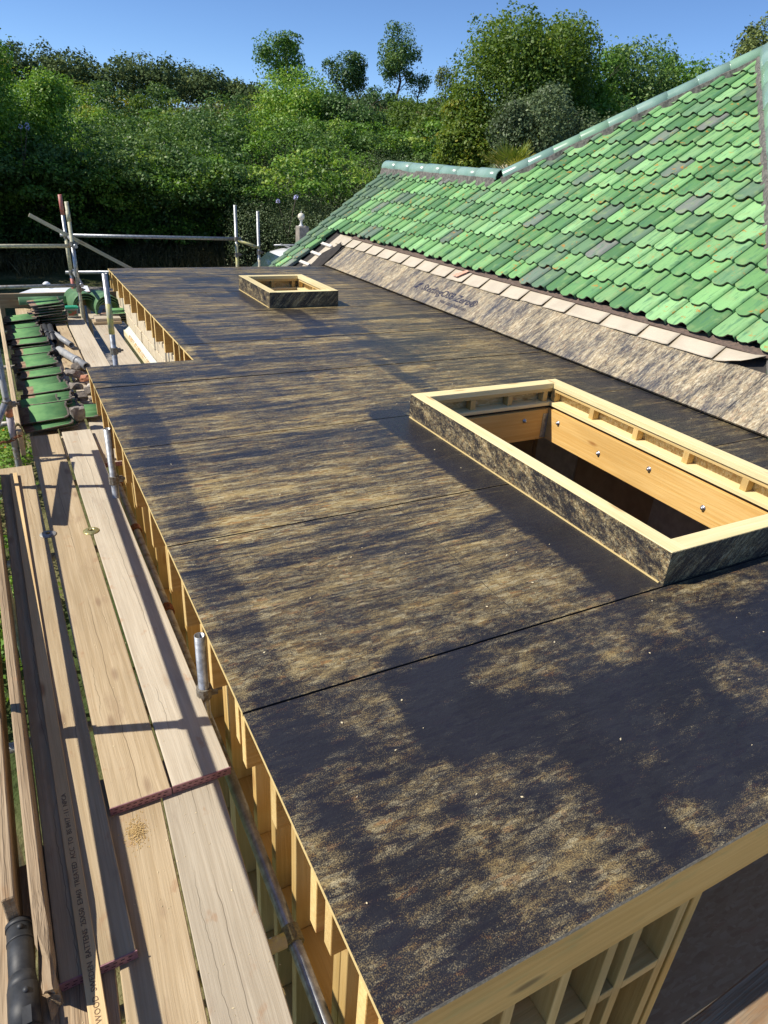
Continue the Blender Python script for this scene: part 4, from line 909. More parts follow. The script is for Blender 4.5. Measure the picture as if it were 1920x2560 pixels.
# broken tiles at the near end, turned and chipped
for (x, y, z, rz, tl, lb) in ((-.10, 4.52, -.585, 82, -2, 'broken green tile at the bottom of the near pile with an orange underside'), (-.13, 4.50, -.548, 97, -5, 'broken green tile in the middle of the near pile'),
                              (-.16, 4.56, -.512, 88, -9, 'broken brown tile with a green rim on top of the near pile'), (-.20, 4.80, -.50, 92, -6, 'pale tile leaning between the near pile and the stacks'), (.09, 4.70, -.585, 70, -4, 'orange backed broken tile under the roof corner')):
    loose_tile(x, y, z, R(rz), R(tl), lb, None, rnd.randint(0, 4))
def rock(name, c, s, mat, label, cat, seed, group=None):
    q = random.Random(seed); bm = bmesh.new(); bmesh.ops.create_icosphere(bm, subdivisions=2, radius=1)
    for v in bm.verts:
        k_ = q.uniform(.72, 1.12); v.co = Vector((max(-.72, min(.72, v.co.x))*s[0]*k_, max(-.72, min(.72, v.co.y))*s[1]*k_, max(-.72, min(.72, v.co.z))*s[2]*k_))
    me = bpy.data.meshes.new(name); bm.to_mesh(me); bm.free(); me.materials.append(MAT[mat])
    o = bpy.data.objects.new(name, me); put(o, None, Matrix.Translation(c) @ Matrix.Rotation(q.uniform(0, 3), 4, 'Z') @ Matrix.Rotation(q.uniform(-.4, .4), 4, 'X')); return tag(o, label, cat, group)
rock('stone_block', (-.09, 4.62, -.50), (.07, .08, .085), 'stone_rubble', 'pale squared stone standing on the near pile of broken tiles', 'stone', 3)
rub = [(.00, 5.3, .06, 'grey_clay'), (-.02, 5.62, .075, 'stone_rubble'), (.09, 5.45, .05, 'grey_clay'), (.12, 5.9, .07, 'terracotta'), (.02, 6.05, .08, 'stone_rubble'), (.12, 5.15, .06, 'stone_rubble'), (-.05, 5.0, .05, 'grey_clay'), (.06, 6.35, .055, 'grey_clay'), (.15, 5.65, .05, 'white_batten')]
rub_l = ['grey broken tile lump nearest the stacks in the rubble', 'large grey stone lump against the tile stacks', 'small grey tile lump in the middle of the rubble', 'orange brick lump at the far side of the rubble', 'large mortar lump by the wide grey pipe', 'grey stone lump beside the roof corner', 'small grey tile lump behind the squared stone', 'grey tile lump under the wide grey pipe', 'white plaster lump beside the roof corner']
for i, (x, y, s_, mt) in enumerate(rub):
    rock('rubble_piece', (x, y, -.60+s_*.45), (s_*1.2, s_*1.5, s_*.7), mt, rub_l[i], 'rubble', 20+i, 'rubble beside the stacks')
# pieces of old pipe
def pipe(label, a, b, r_, mat, collars=()):
    o = tube('pipe_piece', a, b, r_, mat, None, 16, True); tag(o, label, 'pipe', 'old pipe pieces on the walkway')
    A_, B_ = Vector(a), Vector(b)
    for (q, rr) in collars: tube('pipe_collar', A_.lerp(B_, q), A_.lerp(B_, q+.09), rr, mat, o, 16, False)
    return o
pipe('grey pipe piece lying askew on the far board', (-.06, 7.85, -.535), (.105, 7.20, -.545), .034, 'grey_plastic')
pipe('black pipe piece with collars next to the tile stacks, the longer', (-.115, 8.35, -.56), (-.100, 6.88, -.555), .033, 'black_plastic', ((.25, .042), (.55, .042), (.9, .042)))
pipe('black pipe piece lying on top of the longer black one', (-.055, 8.2, -.53), (-.07, 7.35, -.53), .033, 'black_plastic', ((.5, .042),))
pipe('wide grey pipe with a collar ending near the roof corner', (-.05, 7.0, -.54), (.165, 6.27, -.555), .042, 'grey_plastic', ((.60, .050),))
# nested ridge tiles at the far end
def half_round(c, ry, label, lift, r_=.125, L_=.52, group='nested ridge tiles'):
    c = Vector(c); dv = Vector((math.sin(ry), math.cos(ry), 0)); p0 = c + Vector((0, 0, lift))
    o = ridge_piece(p0, p0+dv*L_, r_, 'ridge_tile', None, mat='hidden_glaze', arc=180); return tag(o, label, 'ridge tile', group)
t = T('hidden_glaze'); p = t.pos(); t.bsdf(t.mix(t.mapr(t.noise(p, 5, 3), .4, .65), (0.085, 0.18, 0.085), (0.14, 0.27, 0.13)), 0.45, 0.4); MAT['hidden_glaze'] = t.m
for j in range(3):
    half_round((.505, 9.26, -.57), R(-9), ('lowest', 'middle')[j] + ' curved ridge tile in the stack beside the tub' if j < 2 else 'topmost curved green ridge tile beside the tub', .034*j, .172+.002*j, group='nested ridge tiles left' if j < 2 else None)
for j in range(3):
    half_round((.80, 9.14, -.60), R(-9), ('lowest', 'middle')[j] + ' curved ridge tile in the stack against the cream wall' if j < 2 else 'topmost curved green ridge tile against the cream wall', .034*j, .182+.002*j, group='nested ridge tiles right' if j < 2 else None)
half_round((-.35, 9.66, -.58), R(90), 'pale green ridge tile lying on its side along the far toe board', .06, .09, .62, None)
# plastic tub with a green lid
tb_ = empty('plastic_tub', (.285, 8.98, -.60), 'clear plastic tub with a green lid beside the neat tile pile', 'tub')
def tap(name, w0, d0, w1, d1, z0, z1, mat, bev=.01):
    o = mesh(name, [(-w0,-d0,z0),(w0,-d0,z0),(w0,d0,z0),(-w0,d0,z0),(-w1,-d1,z1),(w1,-d1,z1),(w1,d1,z1),(-w1,d1,z1)], BOXF, mat, tb_, Matrix.Translation((.285, 9.0, -.60))); bevel_obj(o, bev, 2); return o
tap('tub_body', .072, .055, .085, .066, .002, .135, 'tub_plastic'); tap('lid', .090, .071, .090, .071, .128, .148, 'lid_green', .006); tap('lid_panel', .07, .052, .068, .05, .148, .154, 'lid_green', .003)
mesh('paper_label', [(-.05,-.0625,.035),(.055,-.0625,.035),(.058,-.0665,.105),(-.052,-.0665,.105)], [(0,1,2,3)], 'label_red', tb_, Matrix.Translation((.285, 8.998, -.60)))
# small pile of tile ends in the corner
for j in range(4):
    o = loose_tile(.99, 8.55, -.585+j*.034, R(60+j*4), R(-3), 'tile in the small stack tucked under the joists of the deck', 'small stack under the joists', j)

# ------------------------------------------------------------------ beyond the walkway
sh = empty('white_panel', (.2, 13.2, -2.8), 'white panel propped up beyond the far toe board', 'panel')
mesh('panel_sheet', [(-.75, 12.9, -1.10), (.95, 12.7, -1.06), (.95, 13.5, -.95), (.2, 13.6, -.92), (-.75, 12.9, -1.12), (.95, 12.7, -1.08), (.95, 13.5, -.97), (.2, 13.6, -.94)], [(0,1,2,3),(7,6,5,4),(0,4,5,1),(1,5,6,2),(2,6,7,3),(3,7,4,0)], 'white_sheet', sh)
for (x, y) in ((-.6, 12.95), (.85, 12.8), (.8, 13.4)): box('support_leg', x-.03, x+.03, y-.03, y+.03, -2.8, -1.10 if x < .5 else -1.06, 'old_timber', sh)
lathe('white_knob', [(.02, 0), (.06, .02), (.07, .06), (.03, .09)], 'white_sheet', sh, Matrix.Translation((.22, 13.5, -.95)), 10)

# white car with roof bars, side on
car = empty('parked_car', (8.1, 19.6, -2.8), 'white car with roof bars parked behind the tiled roof', 'car')
CM = Matrix.Translation((5.55, 19.6, -2.8))            # nose towards -x
prof = [(0.02,.42),(0.0,.62),(.10,.86),(.85,1.02),(1.55,1.64),(1.95,1.73),(3.2,1.76),(3.95,1.66),(4.35,1.12),(4.42,.6),(4.35,.35),(.15,.3)]
def loft(sec):
    v = []; f = []; n_ = len(sec[0][1])
    for (y, pts, ) in sec: v += [(x, y, z) for x, z in pts]
    for k_ in range(len(sec)-1):
        for i in range(n_): j = (i+1) % n_; f.append((k_*n_+i, (k_+1)*n_+i, (k_+1)*n_+j, k_*n_+j))
    f.append(tuple(range(n_))); f.append(tuple(reversed(range((len(sec)-1)*n_, len(sec)*n_)))); return v, f
def inset(k_): return [(2.25+(x-2.25)*(1-k_*.03*(1 if z < 1 else 2.2)), z if z < 1.1 else z-k_*.055) for x, z in prof]
v, f = loft([(-.90, inset(1.6)), (-.84, inset(.8)), (-.6, inset(.2)), (0, inset(0)), (.6, inset(.2)), (.84, inset(.8)), (.90, inset(1.6))])
body = mesh('body', v, f, 'car_paint', car, CM, smooth=True)
for s_ in (-1, 1):
    mesh('side_window', [(1.30, s_*.905, 1.10), (2.40, s_*.905, 1.12), (2.40, s_*.885, 1.54), (1.80, s_*.885, 1.52)], [(0,1,2,3) if s_ < 0 else (3,2,1,0)], 'car_glass', car, CM)
    mesh('side_window', [(2.48, s_*.905, 1.12), (3.85, s_*.905, 1.14), (3.62, s_*.885, 1.53), (2.48, s_*.885, 1.54)], [(0,1,2,3) if s_ < 0 else (3,2,1,0)], 'car_glass', car, CM)
    o = tube('roof_bar', (7.2, 19.6+s_*.66, -1.00), (9.3, 19.6+s_*.66, -.98), .022, 'galvanised', car, 8, False)
    for x in (7.3, 9.2): tube('bar_foot', (x, 19.6+s_*.66, -1.10), (x, 19.6+s_*.66, -1.0), .018, 'rubber', car, 8, False)
    for x in (.85, 3.55):
        wh = tube('wheel', (5.55+x, 19.6+s_*.72, -2.47), (5.55+x, 19.6+s_*.93, -2.47), .33, 'rubber', car, 20, False); tube('rim', (5.55+x, 19.6+s_*.92, -2.47), (5.55+x, 19.6+s_*.94, -2.47), .21, 'alloy', wh, 16, False)
    mesh('headlight', [(.03, s_*.45, .66), (.06, s_*.78, .66), (.16, s_*.80, .84), (.09, s_*.45, .82)], [(0,1,2,3) if s_ > 0 else (3,2,1,0)], 'lamp_glass', car, Matrix.Translation((5.53, 19.6, -2.8)))
for x in (7.45, 8.9): tube('cross_bar', (x, 18.85, -.975), (x, 20.35, -.975), .02, 'galvanised', car, 8, False)
mesh('windscreen', [(.90, -.74, 1.08), (1.50, -.66, 1.60), (1.50, .66, 1.60), (.90, .74, 1.08)], [(0,1,2,3)], 'car_glass', car, Matrix.Translation((5.50, 19.6, -2.79)))

# gate pillar with a globe lamp
lp = empty('lamp_pillar', (8.66, 21.6, -2.8), 'grey stone pillar with a white globe lamp beyond the tiled verge', 'lamp post')
box('pillar', 8.50, 8.86, 21.42, 21.78, -2.8, -.56, 'pillar_stone', lp, bev=.02)
LM = Matrix.Translation((8.62, 21.55, -.56)) @ Matrix.Scale(.86, 4)
lathe('lamp_base', [(.10, 0), (.10, .03), (.055, .06), (.04, .16), (.06, .21), (.09, .24)], 'white_iron', lp, LM, 14)
lathe('globe', [(.08, .235), (.125, .29), (.14, .35), (.12, .42), (.07, .465), (.02, .48)], 'lamp_glass', lp, LM, 16)
lathe('finial', [(.03, .475), (.012, .50), (.018, .52), (.003, .56)], 'white_iron', lp, LM, 8)
# ------------------------------------------------------------------ vegetation
class Leaves:
    def __init__(s): s.p = []; s.n = []; s.L = []; s.W = []; s.t = []; s.d = []
    def add(s, P_, N_, L_, W_, T_, D_=None):
        s.p.append(P_); s.n.append(N_); s.L.append(L_); s.W.append(W_); s.t.append(T_); s.d.append(D_ if D_ is not None else rng.normal(size=P_.shape))
    def clump(s, c, rad, n, size, tone=0.5, shell=0.45, bump=0.25, spike=0.0, updir=0.35, keep=0.15):
        """leaves through the outer part of an uneven ellipsoid"""
        d = rng.normal(size=(n, 3)); d /= np.linalg.norm(d, axis=1, keepdims=True)
        d[:, 2] = np.where((d[:, 2] < -0.35) & (rng.random(n) > keep), -d[:, 2], d[:, 2])
        k = rng.normal(size=(7, 3)); k /= np.linalg.norm(k, axis=1, keepdims=True)
        b = sum(np.maximum(d @ q, 0)**6 for q in k); b = b/max(b.max(), 1e-6)
        fr = np.sin(d @ (k[0]*11)+1)*np.sin(d @ (k[1]*13))*0.09
        r = (1 - shell*rng.random(n)**1.6) * (1 - bump + bump*1.6*b + fr)
        if spike: r *= 1 + spike*np.maximum(d[:, 2], 0)*rng.random(n)**3
        P_ = np.array(c) + d*r[:, None]*np.array(rad)
        N_ = d*0.55 + rng.normal(size=(n, 3))*0.5 + np.array((0, 0, updir))
        sz = size*rng.uniform(.65, 1.3, n)
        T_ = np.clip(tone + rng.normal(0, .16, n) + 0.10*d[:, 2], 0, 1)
        s.add(P_, N_, sz, sz*rng.uniform(.5, .75, n), T_)
        return s
    def sprigs(s, c, rad, n, size, ln, tone=0.6, per=14):
        """shoots poking out of a crown"""
        d = rng.normal(size=(n, 3)); d[:, 2] = np.abs(d[:, 2])*1.2 + .25; d /= np.linalg.norm(d, axis=1, keepdims=True)
        base = np.array(c) + d*np.array(rad)*rng.uniform(.75, 1.0, (n, 1))
        dirs = d*np.array((.6, .6, .5)) + np.array((0, 0, .65)) + rng.normal(0, .15, (n, 3))
        for q in range(per):
            P_ = base + dirs*(ln*q/per) + rng.normal(0, size*.4, (n, 3))
            sz = size*rng.uniform(.6, 1.1, n)
            s.add(P_, rng.normal(size=(n, 3)) + np.array((0, 0, .3)), sz, sz*.6, np.clip(tone + rng.normal(0, .15, n), 0, 1))
        return s
    def blades(s, c, rad, n, ln, wd, tone, spread=.35):
        P_ = np.array(c) + rng.uniform(-1, 1, (n, 3))*np.array(rad); D_ = rng.normal(0, spread, (n, 3)) + np.array((0, 0, 1.0))
        N_ = rng.normal(size=(n, 3)); N_[:, 2] *= .2; L_ = ln*rng.uniform(.6, 1.2, n)
        s.add(P_, N_, L_, np.full(n, wd), np.clip(tone+rng.normal(0, .2, n), 0, 1), D_); return s
    def build(s, name, mat, parent=None):
        P_ = np.concatenate(s.p); N_ = np.concatenate(s.n); L_ = np.concatenate(s.L); W_ = np.concatenate(s.W); T_ = np.concatenate(s.t); D_ = np.concatenate(s.d)
        N_ = N_/np.linalg.norm(N_, axis=1, keepdims=True)
        t1 = D_ - (D_*N_).sum(1, keepdims=True)*N_; t1 /= np.maximum(np.linalg.norm(t1, axis=1, keepdims=True), 1e-6)
        t2 = np.cross(N_, t1); n = len(P_)
        V = np.empty((n, 4, 3)); V[:, 0] = P_ - t1*L_[:, None]*.5; V[:, 1] = P_ + t2*W_[:, None]*.5 + N_*W_[:, None]*.12; V[:, 2] = P_ + t1*L_[:, None]*.5; V[:, 3] = P_ - t2*W_[:, None]*.5 + N_*W_[:, None]*.12
        me = bpy.data.meshes.new(name); me.vertices.add(n*4); me.vertices.foreach_set('co', V.ravel().astype(np.float32))
        me.loops.add(n*4); me.loops.foreach_set('vertex_index', np.arange(n*4, dtype=np.int32))
        me.polygons.add(n); me.polygons.foreach_set('loop_start', np.arange(0, n*4, 4, dtype=np.int32)); me.polygons.foreach_set('loop_total', np.full(n, 4, dtype=np.int32))
        at = me.attributes.new('tone', 'FLOAT', 'POINT'); at.data.foreach_set('value', np.repeat(T_, 4).astype(np.float32))
        me.materials.append(MAT[mat]); me.update(calc_edges=True)
        o = bpy.data.objects.new(name, me); put(o, parent); return o
def bush(lv, c, rad, n, size, tone, k=8, shell=.3):
    # leaf tone darkened at the heart to stand for shade between the leafy domes
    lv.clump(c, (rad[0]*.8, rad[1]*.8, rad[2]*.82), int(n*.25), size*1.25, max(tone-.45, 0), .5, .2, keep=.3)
    for i in range(int(k*1.5)):
        d = rng.normal(size=3); d[2] = abs(d[2])*.9 - .25; d /= np.linalg.norm(d)
        r_ = RZ(.24, .42); cc = np.array(c) + d*np.array(rad)*(1-r_*.35)
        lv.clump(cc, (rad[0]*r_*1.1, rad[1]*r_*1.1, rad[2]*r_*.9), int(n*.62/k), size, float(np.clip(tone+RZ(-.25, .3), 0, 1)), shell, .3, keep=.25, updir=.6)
def polar(az, dist): a = R(az); return CX + dist*math.sin(a), CY + dist*math.cos(a)
def topz(el, dist): return 1.65 + dist*math.tan(R(el))
def lerp(x, xs_, ys_): return float(np.interp(x, xs_, ys_))
def branches(parent, base, top, r0, n, spread, name='trunk', lean=(0, 0)):
    """tapered trunk with limbs in one continuous skin of tubes"""
    v = []; f = []
    def limb(pts, rs):
        seg = 7; b = len(v)
        for i, (p_, r_) in enumerate(zip(pts, rs)):
            for k_ in range(seg): a = 2*math.pi*k_/seg; v.append((p_[0]+r_*math.cos(a), p_[1]+r_*math.sin(a), p_[2]))
        for i in range(len(pts)-1):
            for k_ in range(seg): j = (k_+1) % seg; f.append((b+i*seg+k_, b+i*seg+j, b+(i+1)*seg+j, b+(i+1)*seg+k_))
    base = Vector(base); top = Vector(top); H = (top-base).length
    pts = [base.lerp(top, i/6) + Vector((rnd.uniform(-.03, .03), rnd.uniform(-.03, .03), 0))*H for i in range(7)]; pts[0] = base
    limb(pts, [r0*(1-.13*i) for i in range(7)])
    for i in range(n):
        q = rnd.uniform(.3, .95); s_ = base.lerp(top, q); a = rnd.uniform(0, 6.28); l_ = spread*rnd.uniform(.5, 1)
        e_ = s_ + Vector((math.cos(a)*l_, math.sin(a)*l_, l_*rnd.uniform(.5, 1.1))); m2 = s_.lerp(e_, .5) + Vector((0, 0, -.06*l_))
        limb([s_, m2, e_], [r0*.42*(1-q*.5), r0*.28*(1-q*.5), r0*.06])
    o = mesh(name, v, f, 'bark', parent); return o
RZ = lambda a, b: rnd.uniform(a, b)
# skyline scrub (dark, spiky)
lv = Leaves(); stems = []
az = -5.0
while az < 33:
    for dd in (0, 4.5):
        dist = 62 + dd + RZ(-1.5, 1.5); a_ = az + RZ(-.5, .5)
        x, y = polar(a_, dist); g = float(gz(x, y))
        el = lerp(a_, [-5, 0, 4, 8, 11, 13, 15, 17, 19, 22, 33], [4.8, 4.8, 5.0, 4.9, 5.2, 5.0, 4.8, 4.4, 4.0, 3.6, 3.7]) + RZ(-.35, .2) - (.25 if dd == 0 else 0)
        zt = topz(el, dist); h = max(zt-g, 1.2)
        lv.clump((x, y, g+h*.45), (1.7, 1.7, h*.6), 1100, .26, RZ(.3, .6), .6, .15, spike=.15)
        lv.sprigs((x, y, g+h*.5), (1.3, 1.3, h*.48), 14, .13, .5, RZ(.3, .5), 6)
    az += 1.55
tag(lv.build('gorse_scrub', 'leaf_gorse'), 'dark spiky scrub along the top of the hill', 'scrub', kind='stuff')
# bushes over the slope in three tones
for (mat, lab, nm, seedd) in (('leaf_bright', 'fresh green bushes scattered over the middle of the slope', 'slope_bushes', 0), ('leaf_yellow', 'yellow green bushes scattered over the middle of the slope', 'yellow_slope_bushes', 1), ('leaf_deep', 'dark green bushes scattered over the middle of the slope', 'dark_slope_bushes', 2)):
    lv = Leaves()
    for (d0, e0, st_) in ((55, 3.9, 2.4), (50, 3.2, 2.5), (45.5, 2.5, 2.7), (41.5, 1.9, 2.7)):
        az = -5 + seedd*.9
        while az < 36:
            if rnd.random() < (.72 if d0 < 48 else .42):
                dist = d0 + RZ(-2, 2); a_ = az + RZ(-.8, .8); x, y = polar(a_, dist); g = float(gz(x, y)); zt = topz(e0 + RZ(-.6, .5), dist); h = max(zt-g, 1.3)
                n_ = 1000
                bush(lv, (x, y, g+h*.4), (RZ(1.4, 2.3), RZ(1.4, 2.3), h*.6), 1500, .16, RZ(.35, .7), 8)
            az += st_*2.1
    tag(lv.build(nm, mat), lab, 'bushes', kind='stuff')
lv = Leaves()
for i in range(260):
    x, y = polar(RZ(-4, 31), RZ(43, 60)); lv.blades((x, y, float(gz(x, y))+.4), (1.2, 1.2, .15), 75, 1.0, .045, RZ(.4, .9))
tag(lv.build('dry_grass', 'leaf_dry'), 'pale dry grass between the bushes on the slope', 'grass', kind='stuff')
# hedge bank in front: bright leafy tops, lower rows darkened in leaf tone as shade
for (mat, nm, lab, par) in (('leaf_bright', 'hedge_bank', 'leafy bright green hedge growing down the bank', 0), ('leaf_deep', 'dark_hedge_bank', 'darker green shrubs mixed into the hedge on the bank', 1)):
    lv = Leaves()
    for (d0, e0, st_, rr) in ((37.5, 1.7, 3.1, 2.0), (34, 0.6, 3.2, 1.9), (30.2, -1.0, 2.7, 1.9), (32.0, -3.9, 3.2, 1.3), (31.5, -6.6, 3.0, 1.1)):
        az = -5.5 + par*1.35 + RZ(0, .6)
        while az < 58:
            a_ = az + RZ(-.7, .7); dist = d0 + RZ(-.8, .8)
            skip = (17.5 < a_ < 32 and d0 < 36 and rnd.random() < .8)
            if not skip:
                x, y = polar(a_, dist); g = float(gz(x, y))
                zt = topz(e0 + RZ(-.9, .9) + (1.0 if a_ > 14 and d0 > 33 and a_ < 24 else 0) , dist); h = max(zt-g, 1.3); big = .6 if e0 < -3 else 1
                if d0 == 30.2: bush(lv, (x, y, zt-1.0), (rr*RZ(1.0, 1.3), rr*RZ(1.0, 1.3), 1.2), 2600, .125, RZ(.35, .75), 10)
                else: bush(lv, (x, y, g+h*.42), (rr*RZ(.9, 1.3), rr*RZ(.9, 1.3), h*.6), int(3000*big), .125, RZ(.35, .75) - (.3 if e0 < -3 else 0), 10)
                lv.sprigs((x, y, zt-.9 if d0 == 30.2 else g+h*.45), (rr*.9, rr*.9, .9 if d0 == 30.2 else h*.5), 14, .12, .7, RZ(.5, .8), 8)
            az += st_
    tag(lv.build(nm, mat), lab, 'hedge', kind='stuff')
# low evergreen cover between the hedge and the tiled verge
lv = Leaves()
for i in range(60):
    a_ = RZ(17.5, 33); dist = RZ(26.5, 35); x, y = polar(a_, dist); g = float(gz(x, y)); zt = topz(lerp(dist, [26.5, 30, 35], [-4.0, -1.6, .9]) + RZ(-.3, .3), dist); h = max(zt-g, .8)
    lv.clump((x, y, g+h*.4), (1.5, 1.5, h*.6), 1900, .06, RZ(.4, .65), .35, .18, spike=.06)
tag(lv.build('ground_cover', 'leaf_grey'), 'low grey green evergreen cover on the bank behind the verge', 'ground cover', kind='stuff')
lv = Leaves()
for i in range(70):
    x, y = polar(RZ(-3, 22), RZ(28.2, 30.6)); zg = float(gz(x, y)); lv.blades((x, y, zg+.25), (.6, .6, .1), 40, .7, .03, RZ(.1, .4)); lv.clump((x, y, zg+.3), (.5, .5, .5), 120, .07, RZ(0, .25))
tag(lv.build('bank_foot_scrub', 'leaf_dry'), 'dry brown scrub along the shaded foot of the bank', 'scrub', kind='stuff')

def tree(name, label, cat, az, dist, el_top, el_bot, wdeg, mat, n=6000, size=.12, lobes=7, tone=.5, trunk=.12, flat=1.0, sprig=30, sl=.6, dens=1.0, shell=.6, trunk_seen=0.0, group=None):
    x, y = polar(az, dist); g = float(gz(x, y)); zt = topz(el_top, dist); zb = topz(el_bot, dist); rw = dist*math.tan(R(wdeg)/2); hh = (zt-zb)/2
    rt_ = empty(name, (x, y, g), label, cat, group)
    branches(rt_, (x, y, g), (x+rw*.1, y, zt-hh*.5), trunk, 12, rw*.8)
    lv = Leaves(); zc = (zt+zb)/2
    lv.clump((x, y, zc), (rw*.8, rw*.8, hh*.86), int(n*.42), size, tone, shell, .35, keep=.7)
    for i in range(lobes):
        a = rnd.uniform(0, 6.28); q = rnd.uniform(-.6, .58); rr = math.sqrt(max(0, 1-q*q))*.56
        lx, ly, lz = x+math.cos(a)*rw*rr, y+math.sin(a)*rw*rr, zc+q*hh
        lv.clump((lx, ly, lz), (rw*RZ(.3, .48), rw*RZ(.3, .48), hh*RZ(.25, .40)), int(n*.65/lobes), size, np.clip(tone+RZ(-.2, .25), 0, 1), shell, .4, keep=.6)
        if sprig: lv.sprigs((lx, ly, lz), (rw*.36, rw*.36, hh*.32), max(2, sprig//lobes), size*.85, sl, tone+.1, 9)
    A_ = np.concatenate(lv.p); lo, hi = np.percentile(A_[:, 2], (1.0, 98.5)); kz = (zt-zb)/(hi-lo); kx = rw/np.percentile(np.hypot(A_[:, 0]-x, A_[:, 1]-y), 93)
    for q in lv.p: q[:, 2] = zb + (q[:, 2]-lo)*kz; q[:, 0] = x + (q[:, 0]-x)*kx; q[:, 1] = y + (q[:, 1]-y)*kx
    for i_, q in enumerate(lv.p):                        # no loose leaves floating off the crown
        ok = (np.hypot(q[:, 0]-x, q[:, 1]-y) < rw*1.12) & (q[:, 2] < zt+.06*(zt-zb))
        for arr in (lv.p, lv.n, lv.L, lv.W, lv.t, lv.d): arr[i_] = arr[i_][ok]
    lv.build('crown', mat, rt_); return rt_
tree('round_tree', 'round green tree with a yellowish side on the skyline', 'tree', 20.1, 74, 6.95, 4.0, 3.9, 'leaf_bright', 6500, .22, 10, .30, .16, sprig=0)
tree('round_tree', 'small round dark tree on the skyline, right of the round green one', 'tree', 24.3, 74, 6.25, 3.8, 3.2, 'leaf_deep', 5600, .20, 10, .25, .15, sprig=0)
tree('tall_tree', 'tall thin tree with a bare trunk standing alone on the skyline', 'tree', 28.2, 68, 8.05, 4.9, 2.9, 'leaf_deep', 5600, .18, 10, .65, .16, sprig=10)
tree('tall_tree', 'low side crown right of the tall thin tree', 'tree', 29.6, 69, 5.7, 4.0, 2.3, 'leaf_deep', 1500, .17, 6, .6, .10, sprig=8)
tree('small_tree', 'small brownish tree at the foot of the big tree on the skyline', 'tree', 31.6, 66, 5.8, 3.9, 1.6, 'leaf_gorse', 1900, .16, 6, .9, .10, sprig=0)
tree('round_bush', 'tall bright green bush standing above the hedge on the slope', 'bush', 21.1, 45, 5.1, 0.8, 6.2, 'leaf_bright', 11000, .15, 11, .7, .10, sprig=40)
tree('round_bush', 'dark shaded bush right of the tall bright bush', 'bush', 25.2, 44, 3.7, 0.5, 5.5, 'leaf_deep', 7500, .15, 9, .5, .10, sprig=30)
tree('round_bush', 'olive bush between the skyline trees and the big tree', 'bush', 29.6, 42, 3.8, 0.5, 5.6, 'leaf_yellow', 7500, .15, 9, .25, .10, sprig=30)
tree('leafy_tree', 'leafy tree at the left edge of the picture', 'tree', -1.2, 30, 6.6, -2.0, 7.4, 'leaf_bright', 14000, .13, 11, .55, .14, sprig=60)
tree('leafy_tree', 'lower leafy shrub in front of the tree at the left edge', 'tree', 2.8, 32, 3.5, -2.0, 6.0, 'leaf_bright', 11000, .125, 10, .5, .10, sprig=50)
tree('big_tree', 'big yellow green tree rising above the tiled ridge', 'tree', 36.8, 31, 8.8, -0.5, 9.6, 'leaf_yellow', 52000, .125, 22, .36, .20, sprig=130, sl=.35)
tree('leafy_tree', 'darker leafy crown on the right of the big tree', 'tree', 41.0, 33, 7.3, -0.5, 7.4, 'leaf_bright', 24000, .13, 14, .35, .16, sprig=100, sl=.35)
tree('willow_bush', 'grey green willow bush in front of the big tree', 'bush', 38.4, 27, 4.9, -1.8, 6.6, 'leaf_grey', 20000, .10, 12, .5, .10, sprig=120, sl=.3)
tree('willow_bush', 'grey green bush right of the willow behind the roof hip', 'bush', 43.5, 28, 3.8, -1.8, 7.0, 'leaf_grey', 15000, .10, 11, .35, .10, sprig=90, sl=.3)
tree('yellow_bush', 'yellow green bush at the left foot of the big tree', 'bush', 33.5, 30, 3.9, -1.6, 4.6, 'leaf_yellow', 14000, .12, 11, .6, .10, sprig=50)
tree('airy_tree', 'loose wind swept tree behind the hip, left of two', 'tree', 44.6, 36, 7.4, -0.2, 6.4, 'leaf_deep', 19000, .14, 14, .8, .16, sprig=110, sl=.4)
tree('airy_tree', 'loose wind swept tree behind the hip, right of two', 'tree', 48.2, 38, 7.0, 0.0, 6.6, 'leaf_bright', 19000, .14, 14, .25, .16, sprig=90, sl=.4)
tree('dark_conifer', 'dark wispy conifer beside the roof apex', 'tree', 51.6, 45, 9.0, 2.5, 3.8, 'leaf_gorse', 11000, .17, 13, .8, .18, sprig=90, sl=.6)
tree('dark_conifer', 'dark wispy conifer at the right edge above the apex', 'tree', 54.3, 45, 9.8, 2.5, 3.8, 'leaf_gorse', 11000, .17, 13, .8, .18, sprig=90, sl=.6)
for i, (x_, y_, lb) in enumerate(((-6.2, 24.0, 'tall leafy tree out of view on the left shading the foot of the bank, nearer'), (-7.2, 28.0, 'tall leafy tree out of view on the left shading the foot of the bank, farther'), (-5.8, 20.3, 'tall leafy tree out of view on the left beside the garden'))):
    az_ = math.degrees(math.atan2(x_-CX, y_-CY)); d_2 = math.hypot(x_-CX, y_-CY)
    tree('shade_tree', lb, 'tree', az_, d_2, math.degrees(math.atan2(7.2-1.65, d_2)), math.degrees(math.atan2(-1.4-1.65, d_2)), math.degrees(2*math.atan2(3.3, d_2)), 'leaf_deep', 9000, .24, 12, .5, .25, sprig=0)
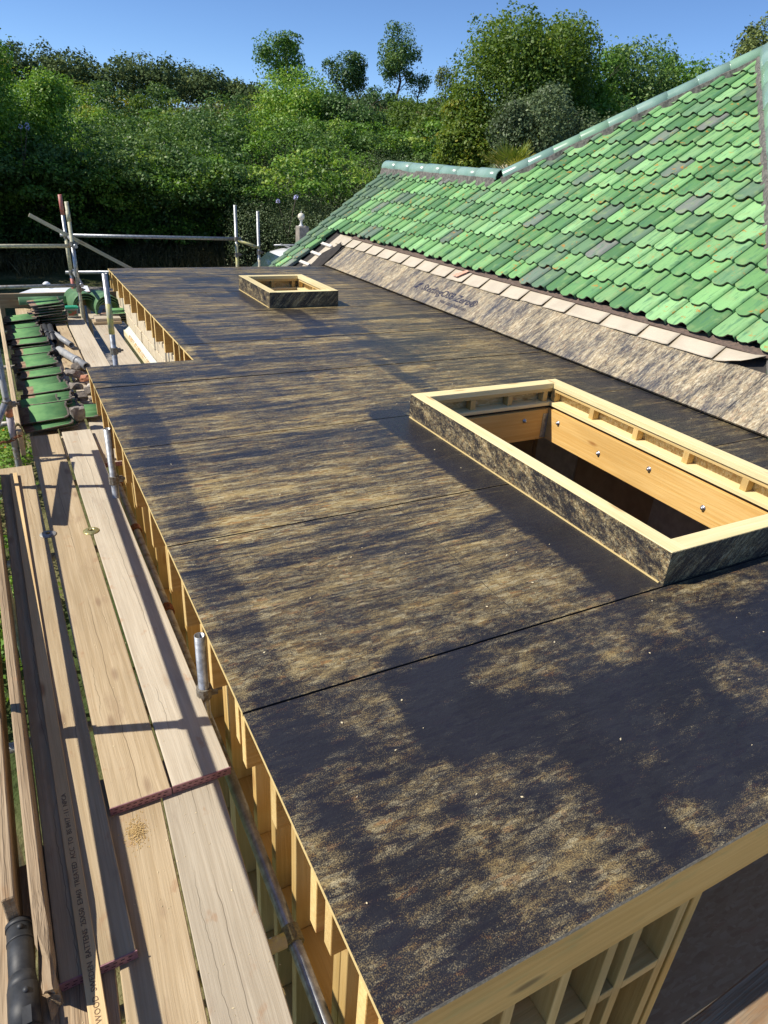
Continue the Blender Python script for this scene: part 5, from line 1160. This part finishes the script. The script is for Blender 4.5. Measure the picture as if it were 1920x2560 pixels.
# fan palm behind the hip
px_, py_ = 9.15, 11.15
pm = empty('fan_palm', (px_, py_, -2.8), 'fan palm with yellowing fronds behind the roof hip', 'palm')
tube('trunk', (px_, py_, -2.8), (px_, py_, 1.45), .11, 'bark', pm, 10, False, .09)
for i in range(16):
    a = i*2.4; el = R(20+45*rnd.random()); st_ = Vector((px_, py_, 1.45)); dv = Vector((math.cos(a)*math.cos(el), math.sin(a)*math.cos(el), math.sin(el)))
    hub = st_ + dv*RZ(.28, .42); sd_ = dv.cross(Vector((0, 0, 1))).normalized(); lv = Leaves()
    ang = np.linspace(-1.15, 1.15, 15); D_ = np.array([list(dv*math.cos(q)+sd_*math.sin(q)-Vector((0, 0, .12*abs(q)))) for q in ang]); D_ /= np.linalg.norm(D_, axis=1, keepdims=True)
    nn = np.tile(np.array(sd_.cross(dv)), (15, 1)) + rng.normal(0, .12, (15, 3)); L_ = np.full(15, .42)*rng.uniform(.85, 1.1, 15)
    lv.add(np.array(hub) + D_*L_[:, None]*.5, nn, L_, np.full(15, .035), np.clip(rng.normal(.5 + .3*(i % 3 == 0), .15, 15), 0, 1), D_); fr = lv.build('frond', 'leaf_palm', pm)
    tube('frond_stem', st_, hub, .008, 'far_batten_timber', fr, 5, False)
# flowers
def flower(label, az, dist, z, n=5):
    x, y = polar(az, dist); rt_ = empty('lily_flower', (x, y, float(gz(x, y))), label, 'flower', None)
    for i in range(n):
        fx, fy, fz = x+RZ(-.35, .35), y+RZ(-.2, .2), z+RZ(-.25, .2); tube('stalk', (x, y, z-1.2), (fx, fy, fz), .006, 'bark', rt_, 5, False)
        v = []; f = []
        for k_ in range(34):
            d = Vector((rnd.gauss(0, 1), rnd.gauss(0, 1), rnd.gauss(0, 1))).normalized(); c = Vector((fx, fy, fz))+d*.06; s_ = d.orthogonal().normalized()*.014; b = len(v); v += [c-d*.02, c+s_, c+d*.02, c-s_]; f.append((b, b+1, b+2, b+3))
        mesh('flower_head', v, f, 'petal_blue', rt_)
flower('pale blue lily heads high in the hedge at the left', 2.3, 28.5, topz(.35, 28.5), 3)
flower('pale blue lily heads above the lamp pillar', 20.3, 25.2, topz(-3.2, 25.2), 3)
# garden bed seen through the gap at the left
lv = Leaves()
for i in range(120):
    x = RZ(-3.2, -.75); y = RZ(3.0, 11.5); lv.clump((x, y, -2.55), (.35, .35, RZ(.2, .45)), 170, .06, RZ(.4, .9))
tag(lv.build('garden_plants', 'leaf_bright'), 'green garden plants on the ground below the scaffold', 'plants', kind='stuff')
v = []; f = []
for i in range(220):
    x = RZ(-3.0, -.7); y = RZ(6.0, 9.0); z = -2.25+RZ(-.2, .15); b = len(v); s_ = .018
    v += [(x-s_, y, z), (x, y-s_, z+.01), (x+s_, y, z), (x, y+s_, z+.02)]; f.append((b, b+1, b+2, b+3))
tag(mesh('orange_flowers', v, f, 'petal_orange'), 'small orange flowers in the bed below the scaffold', 'flowers', kind='stuff')
